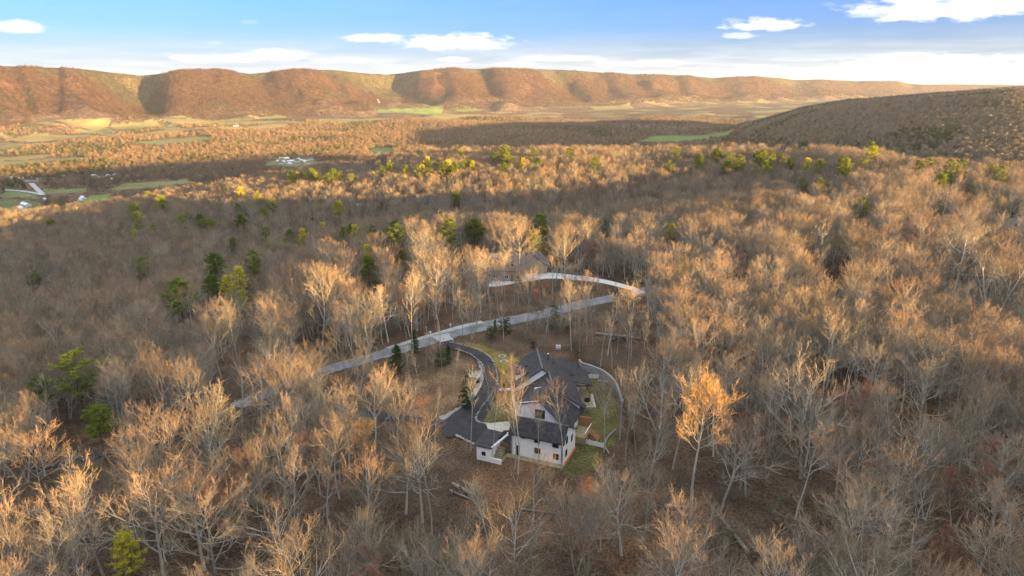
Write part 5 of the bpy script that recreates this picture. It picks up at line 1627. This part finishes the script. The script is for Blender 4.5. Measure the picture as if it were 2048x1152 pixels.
def scatter(name, xyz, idx, rot, scl, coll, label, cat):
    me = bpy.data.meshes.new(name)
    n = len(xyz)
    me.vertices.add(n); me.vertices.foreach_set('co', np.asarray(xyz, np.float32).ravel())
    a = me.attributes.new('idx', 'INT', 'POINT'); a.data.foreach_set('value', np.asarray(idx, np.int32))
    a = me.attributes.new('rot', 'FLOAT_VECTOR', 'POINT'); a.data.foreach_set('vector', np.asarray(rot, np.float32).ravel())
    a = me.attributes.new('scl', 'FLOAT_VECTOR', 'POINT'); a.data.foreach_set('vector', np.asarray(scl, np.float32).ravel())
    o = link(name, me)
    ng = bpy.data.node_groups.new(name + '_nodes', 'GeometryNodeTree')
    ng.interface.new_socket('Geometry', in_out='INPUT', socket_type='NodeSocketGeometry')
    ng.interface.new_socket('Geometry', in_out='OUTPUT', socket_type='NodeSocketGeometry')
    t = NT(ng)
    gi = t.n('NodeGroupInput'); go = t.n('NodeGroupOutput')
    ci = t.n('GeometryNodeCollectionInfo'); ci.inputs['Collection'].default_value = coll
    ci.inputs['Separate Children'].default_value = True; ci.inputs['Reset Children'].default_value = True
    def attr(nm, dt):
        nn = t.n('GeometryNodeInputNamedAttribute', data_type=dt); nn.inputs['Name'].default_value = nm
        return nn.outputs['Attribute']
    ip = t.n('GeometryNodeInstanceOnPoints')
    t.link(gi.outputs[0], ip.inputs['Points']); t.link(ci.outputs[0], ip.inputs['Instance'])
    ip.inputs['Pick Instance'].default_value = True
    t.link(attr('idx', 'INT'), ip.inputs['Instance Index'])
    er = t.n('FunctionNodeEulerToRotation'); t.link(attr('rot', 'FLOAT_VECTOR'), er.inputs[0]); t.link(er.outputs[0], ip.inputs['Rotation'])
    t.link(attr('scl', 'FLOAT_VECTOR'), ip.inputs['Scale'])
    t.link(ip.outputs[0], go.inputs[0])
    md = o.modifiers.new('scatter', 'NODES'); md.node_group = ng
    tag(o, label, cat, kind='stuff')
    return o

woods_src = source_collection('woodland_source', [joined('leafless_tree', b[4], [M['bark'], M['twig_red'] if b[0] == 'maple' else M['twig']]) for b in BARE if b[0] != 'golden'])
k = mask
n = int(k.sum())
rot = np.column_stack([rng.normal(0, .03, n), rng.normal(0, .03, n), rng.uniform(0, 6.28, n)])
sx = fs_[k] * rng.uniform(.85, 1.2, n)
scatter('bare_forest', np.column_stack([fx_[k], fy_[k], fz_[k]]), fk_[k], rot, np.column_stack([sx, sx, fs_[k]]), woods_src, 'continuous leafless hardwood forest covering the plateau beyond the nearest trees', 'forest')

# understory of saplings and brush
def brush(seed, H=3.0, n=26):
    rg = np.random.default_rng(seed); CB = TreeBuf()
    for i in range(n):
        d = unit(np.array([rg.normal(0, .4), rg.normal(0, .4), 1])); p = rg.normal(0, .35, 3) * [1, 1, 0]
        L = H * rg.uniform(.5, 1.1); pm = p + d * L * .5; pe = pm + unit(d + rg.normal(0, .15, 3)) * L * .5
        CB.blade(p, pm, pe, .035, unit(np.cross(d, rg.normal(0, 1, 3))))
        for j in range(16):
            t = rg.uniform(.25, 1); q = p + (pe - p) * t; dd = unit(d + rg.normal(0, .5, 3))
            CB.spike(q, q + dd * L * rg.uniform(.12, .35), .03, unit(np.cross(dd, rg.normal(0, 1, 3))))
    return CB
br_src = source_collection('brush_source', [to_mesh('brush', brush(50 + k, 2.0 + k), M['twig']) for k in range(4)])
nb = 9000
bx = rng.uniform(-330, 330, nb); by = rng.uniform(60, 420, nb)
kk = (np.abs(np.degrees(np.arctan2(bx, by))) < 42) & ~inpoly(bx, by, YARDP) & ~inpoly(bx, by, HOUSE2)
bx, by = bx[kk], by[kk]
for ln, dd in ((ROADXY, 4.5), (DRIVEXY, 4), (CONCXY, 5), (LOWXY, 2.2)):
    d, _ = poly_dist_side(bx, by, ln); k = d > dd; bx, by = bx[k], by[k]
kk = rng.random(len(bx)) < np.clip(2.2 * (fbm(bx / 18, by / 18, 3, 95) - .3), .05, 1)
bx, by = bx[kk], by[kk]; nb = len(bx)
s = rng.uniform(.6, 1.5, nb)
scatter('undergrowth', np.column_stack([bx, by, height(bx, by)]), rng.integers(0, 4, nb), np.column_stack([np.zeros(nb), np.zeros(nb), rng.uniform(0, 6.28, nb)]), np.column_stack([s, s, s]), br_src, 'leafless undergrowth and saplings on the forest floor', 'undergrowth')

# more pines: belts on the lit brow, scattered in the wood
pp_ = []
rgp = random.Random(11)
BELTS = [((640, 362), 70, 10, 12), ((850, 345), 80, 14, 20), ((1000, 325), 130, 14, 16), ((700, 470), 200, 24, 14), ((1480, 330), 120, 14, 10), ((1600, 345), 90, 12, 7), ((1750, 345), 120, 22, 9), ((1940, 370), 70, 20, 5), ((1400, 345), 60, 10, 6), ((380, 440), 230, 34, 22), ((560, 520), 120, 40, 8)]
for (cu, cv), su, sv, n in BELTS:
    for k in range(n):
        u = cu + rgp.gauss(0, su * .6); v = cv + rgp.gauss(0, sv * .6) + 26
        if not (0 < u < 2048): continue
        g = G(u, v)
        if math.hypot(g.x, g.y) > 680: continue
        pp_.append((g, (u, v), cu, cv))
LANDP = [(620, 355, 'left tip of the lit brow'), (737, 415, 'brown-roofed far house'), (912, 400, 'lone dull pine in the dip'), (1380, 300, 'green field beyond the brow'), (760, 312, 'small field beyond the left brow'),
         (1600, 370, 'pair-topped layered pine'), (1885, 355, 'layered pine on the right brow'), (1722, 405, 'layered pine below the brow'), (1645, 450, 'tall pale-stemmed tree'), (930, 470, 'dark pines behind the tan house'),
         (1500, 295, 'foot of the right-hand hill'), (790, 460, 'broad green pine above centre left'), (118, 440, 'far white shed'), (590, 335, 'far valley village'), (1500, 430, 'far pale house'), (1080, 450, 'dark pine behind the orange-lit tree'),
         (295, 530, 'flat green pine at left'), (470, 490, 'far green pine at left'), (1000, 320, 'centre of the lit brow'), (1200, 310, 'middle right of the lit brow'), (2020, 350, 'right end of the brow'), (610, 470, 'small dark pine at centre left'), (370, 590, 'large round pine')]
for g, (u, v), cu, cv in pp_:
    kind = rgp.choice(['round', 'layered', 'round', 'layered', 'yellow'])
    src = PINE[rgp.choice(PIDX[kind])]
    s = rgp.uniform(.75, 1.08)
    if cv < 380 and cu < 1300: reg = 'along the sunlit brow left of centre'
    elif cv < 380: reg = 'along the sunlit brow at right'
    elif cu > 500: reg = 'in the shaded middle wood'
    else: reg = 'in the shaded left-hand wood'
    sh = {'round': 'round green pine ', 'layered': 'layered olive pine ', 'yellow': 'yellow-green pine '}[kind]
    place_tree(src, g, s, rgp.uniform(0, 6.28), 'pine_tree', landlabel(0, sh.replace('green ', '').replace('olive ', '').strip(), LANDP, (u, v - 45)), 'tree', 'pines ' + reg, s * rgp.uniform(.9, 1.3))

# ------------------------------------------------------------------ fallen logs, log pile
def log(name, a, b, rad, label, branches=3, lift=.15):
    A = G(*a); B = G(*b)
    root = empty(name, A, 0, label, 'log')
    pts = [A.lerp(B, t) for t in (0, .25, .5, .75, 1)]
    pts = [Vec((p.x, p.y, h1(p.x, p.y) + lift + rad)) for p in pts]
    MB().tube(pts, [rad, rad * .9, rad * .78, rad * .6, rad * .35], 8).build('stem', M['log'], root)
    rg = random.Random(int(a[0]))
    for k in range(branches):
        t = rg.uniform(.5, .95); p = A.lerp(B, t); p = Vec((p.x, p.y, h1(p.x, p.y) + lift + rad))
        d = Vec((rg.uniform(-1, 1), rg.uniform(-1, 1), rg.uniform(.1, .8))).normalized()
        MB().tube([p, p + d * 1.2, p + d * 2.2 + Vec((0, 0, .3))], [rad * .3, rad * .2, .02], 5).build('limb', M['log'], root)
log('fallen_log', (1497, 1112), (1420, 1015), .3, 'long fallen trunk lying diagonally in the open wood at right', 4)
log('fallen_log', (1190, 671), (1290, 682), .3, 'pale fallen trunk in the open wood beyond the house', 5)
log('fallen_log', (1215, 684), (1262, 672), .18, 'thin fallen limb crossing the pale fallen trunk', 4)
log('fallen_log', (1040, 1022), (1112, 1032), .16, 'thin grey limb lying behind the pale forked tree', 5)
log('fallen_log', (1330, 1018), (1372, 1020), .28, 'short pale log left of the tall golden tree', 2)
log('fallen_log', (898, 984), (940, 1003), .22, 'straight pale log in front of the dark root heap', 1)
log('fallen_log', (905, 978), (948, 998), .35, 'thick pale log on the dark root heap', 2, .5)
log('fallen_log', (1180, 1085), (1240, 1080), .14, 'thin log low on the slope under the house', 2)
rg = random.Random(3)
p = G(925, 985); mb = MB()
for k in range(60):
    a = Vec((p.x + rg.gauss(0, 1.3), p.y + rg.gauss(0, .9), p.z + rg.uniform(.1, 1.0))); d = Vec((rg.uniform(-1, 1), rg.uniform(-.6, .6), rg.uniform(-.2, .4))).normalized()
    mb.tube([a - d * rg.uniform(.5, 1.4), a + d * rg.uniform(.5, 1.4)], rg.uniform(.03, .1), 5)
tag(mb.build('brush_pile', M['bark_dark']), 'dark heap of roots and branches below the annex', 'brush pile', kind='stuff')
p = G(1240, 682); mb = MB()
for k in range(60):
    a = Vec((p.x + rg.gauss(0, 1.8), p.y + rg.gauss(0, 1.2), p.z + rg.uniform(.1, 1.0))); d = Vec((rg.uniform(-1, 1), rg.uniform(-.6, .6), rg.uniform(-.2, .4))).normalized()
    mb.tube([a - d * rg.uniform(.5, 1.8), a + d * rg.uniform(.5, 1.8)], rg.uniform(.03, .09), 5)
tag(mb.build('brush_pile', M['bark_dark']), 'dark brush heap in the open wood beyond the back lawn', 'brush pile', kind='stuff')

# ------------------------------------------------------------------ far woods: mesa and valley (clumps of twigs, instanced)
def puff(seed, n=90, H=16, Rr=4.5, mat='twig_far'):
    rg = np.random.default_rng(seed); B = TreeBuf()
    for i in range(n):
        q = rg.normal(0, 1, 3); q = unit(q) * rg.uniform(.35, 1) ** .5
        c = np.array([q[0] * Rr, q[1] * Rr, H * .62 + q[2] * H * .38])
        d = unit(np.array([q[0] * .7, q[1] * .7, .9]) + rg.normal(0, .4, 3))
        B.spike(c, c + d * rg.uniform(1.6, 3.4), rg.uniform(.5, .95), unit(np.cross(d, rg.normal(0, 1, 3))))
    B.tube([np.array([0, 0, -1.]), np.array([0, 0, H * .8])], [.3, .12], 3)
    return to_mesh('far_crown', B, M[mat])
far_src = source_collection('far_wood_source', [puff(70 + k) for k in range(5)] + [puff(80, 120, 15, 3.6, 'needle_far')])
def far_scatter(name, x, y, scale, label, pine=.08, lift=0):
    n = len(x)
    pn = rng.random(n) < np.clip(pine * 6 * sstep(fbm(x / 300, y / 300, 3, 96), .5, .75) + pine * .3, 0, .9)
    idx = np.where(pn, 5, rng.integers(0, 5, n))
    s = scale * rng.uniform(.75, 1.25, n)
    scatter(name, np.column_stack([x, y, height(x, y) + lift]), idx, np.column_stack([np.zeros(n), np.zeros(n), rng.uniform(0, 6.28, n)]), np.column_stack([s, s, s * rng.uniform(.85, 1.15, n)]), far_src, label, 'forest')
def polar(n, r0, r1, a0, a1):
    a = np.radians(rng.uniform(a0, a1, n)); r = np.sqrt(rng.uniform(r0 ** 2, r1 ** 2, n))
    return r * np.sin(a), r * np.cos(a)
valley_src = far_src
far_src = source_collection('hill_wood_source', [puff(60 + k, mat='twig_hill') for k in range(5)] + [puff(81, 120, 15, 3.6, 'needle_far')])
x, y = polar(60000, 1500, 4300, 11, 39)
hz = height(x, y); k = hz > FLOOR + 69
far_scatter('hillside_forest', x[k], y[k], 1.0, 'leafless forest covering the shaded hill at right', .10)
far_src = valley_src
x, y = polar(100000, 1100, 6600, -40, 24)
r = np.hypot(x, y)
k = rng.random(len(x)) < np.clip(2900 / r, .35, 1)
x, y = x[k], y[k]
occ = np.zeros(len(x), bool)
jx = (fbm(x / 120, y / 120, 3, 84) - .5) * 45; jy = (fbm(x / 120 + 30, y / 120, 3, 84) - .5) * 70
rr_ = np.hypot(x, y)
for p, _ in V_FIELDS:
    for e in (0, 90, 180):
        occ |= inpoly((x + jx) * (1 + e / rr_), (y + jy) * (1 + e / rr_), p)
for e in (0, 80, 160):
    occ |= patch_fields(x * (1 + e / rr_), y * (1 + e / rr_))[0] > .5
occ |= (height(x, y) > FLOOR + 70) & (np.degrees(np.arctan2(x, y)) > 10)
for ln in VR:
    lp = [pt0(u, v, FLOOR + 2) for u, v in ln]; d, _ = poly_dist_side(x, y, lp); occ |= d < 22
k = ~occ
x, y = x[k], y[k]
uu, vv, dd = proj(x, y, height(x, y))
k = (uu > -30) & (uu < 1800) & (vv < np.interp(uu, [u for u, v in RIM_V], [v + 25 for u, v in RIM_V]))
far_scatter('valley_woods', x[k], y[k], 1.25, 'leafless woods filling the valley floor between the fields', .10)
NM = 52000
a_ = rng.uniform(-38.5, 38, NM); s_ = rng.uniform(-.25, 1.10, NM)
rb_ = np.interp(a_, *M_BASE); r_ = rb_ + 1350 * s_
x2 = r_ * np.sin(np.radians(a_)); y2 = r_ * np.cos(np.radians(a_))
occ = np.zeros(NM, bool)
for p, _ in V_FIELDS:
    for e in (0, 150, 300):
        occ |= inpoly(x2 * (1 + e / r_), y2 * (1 + e / r_), p)
x2, y2 = x2[~occ], y2[~occ]
far_src = source_collection('mountain_source', [puff(70 + k, 70, 16, 5.0, 'twig_rust') for k in range(5)] + [puff(80, 90, 15, 4.4, 'needle_far')])
far_scatter('mountain_forest', x2, y2, 1.9, 'leafless forest covering the long lit mountain wall', .05, -20)
print('far woods', int(k.sum()), round(time.time() - T0, 1))

# ------------------------------------------------------------------ haze: one closed box round everything
m, t = mat_new('haze')
pv = t.n('ShaderNodeVolumePrincipled', ins={'Color': rgb((.86, .94, 1.0)), 'Density': HAZE, 'Anisotropy': .15})
o = t.n('ShaderNodeOutputMaterial'); t.link(pv.outputs[0], o.inputs['Volume'])
mb = MB().box(-62000, 62000, -62000, 62000, FLOOR - 260, 420)
tag(mb.build('haze', m), 'thin pale evening haze over the valley', 'haze', kind='stuff')
print('done', round(time.time() - T0, 1))
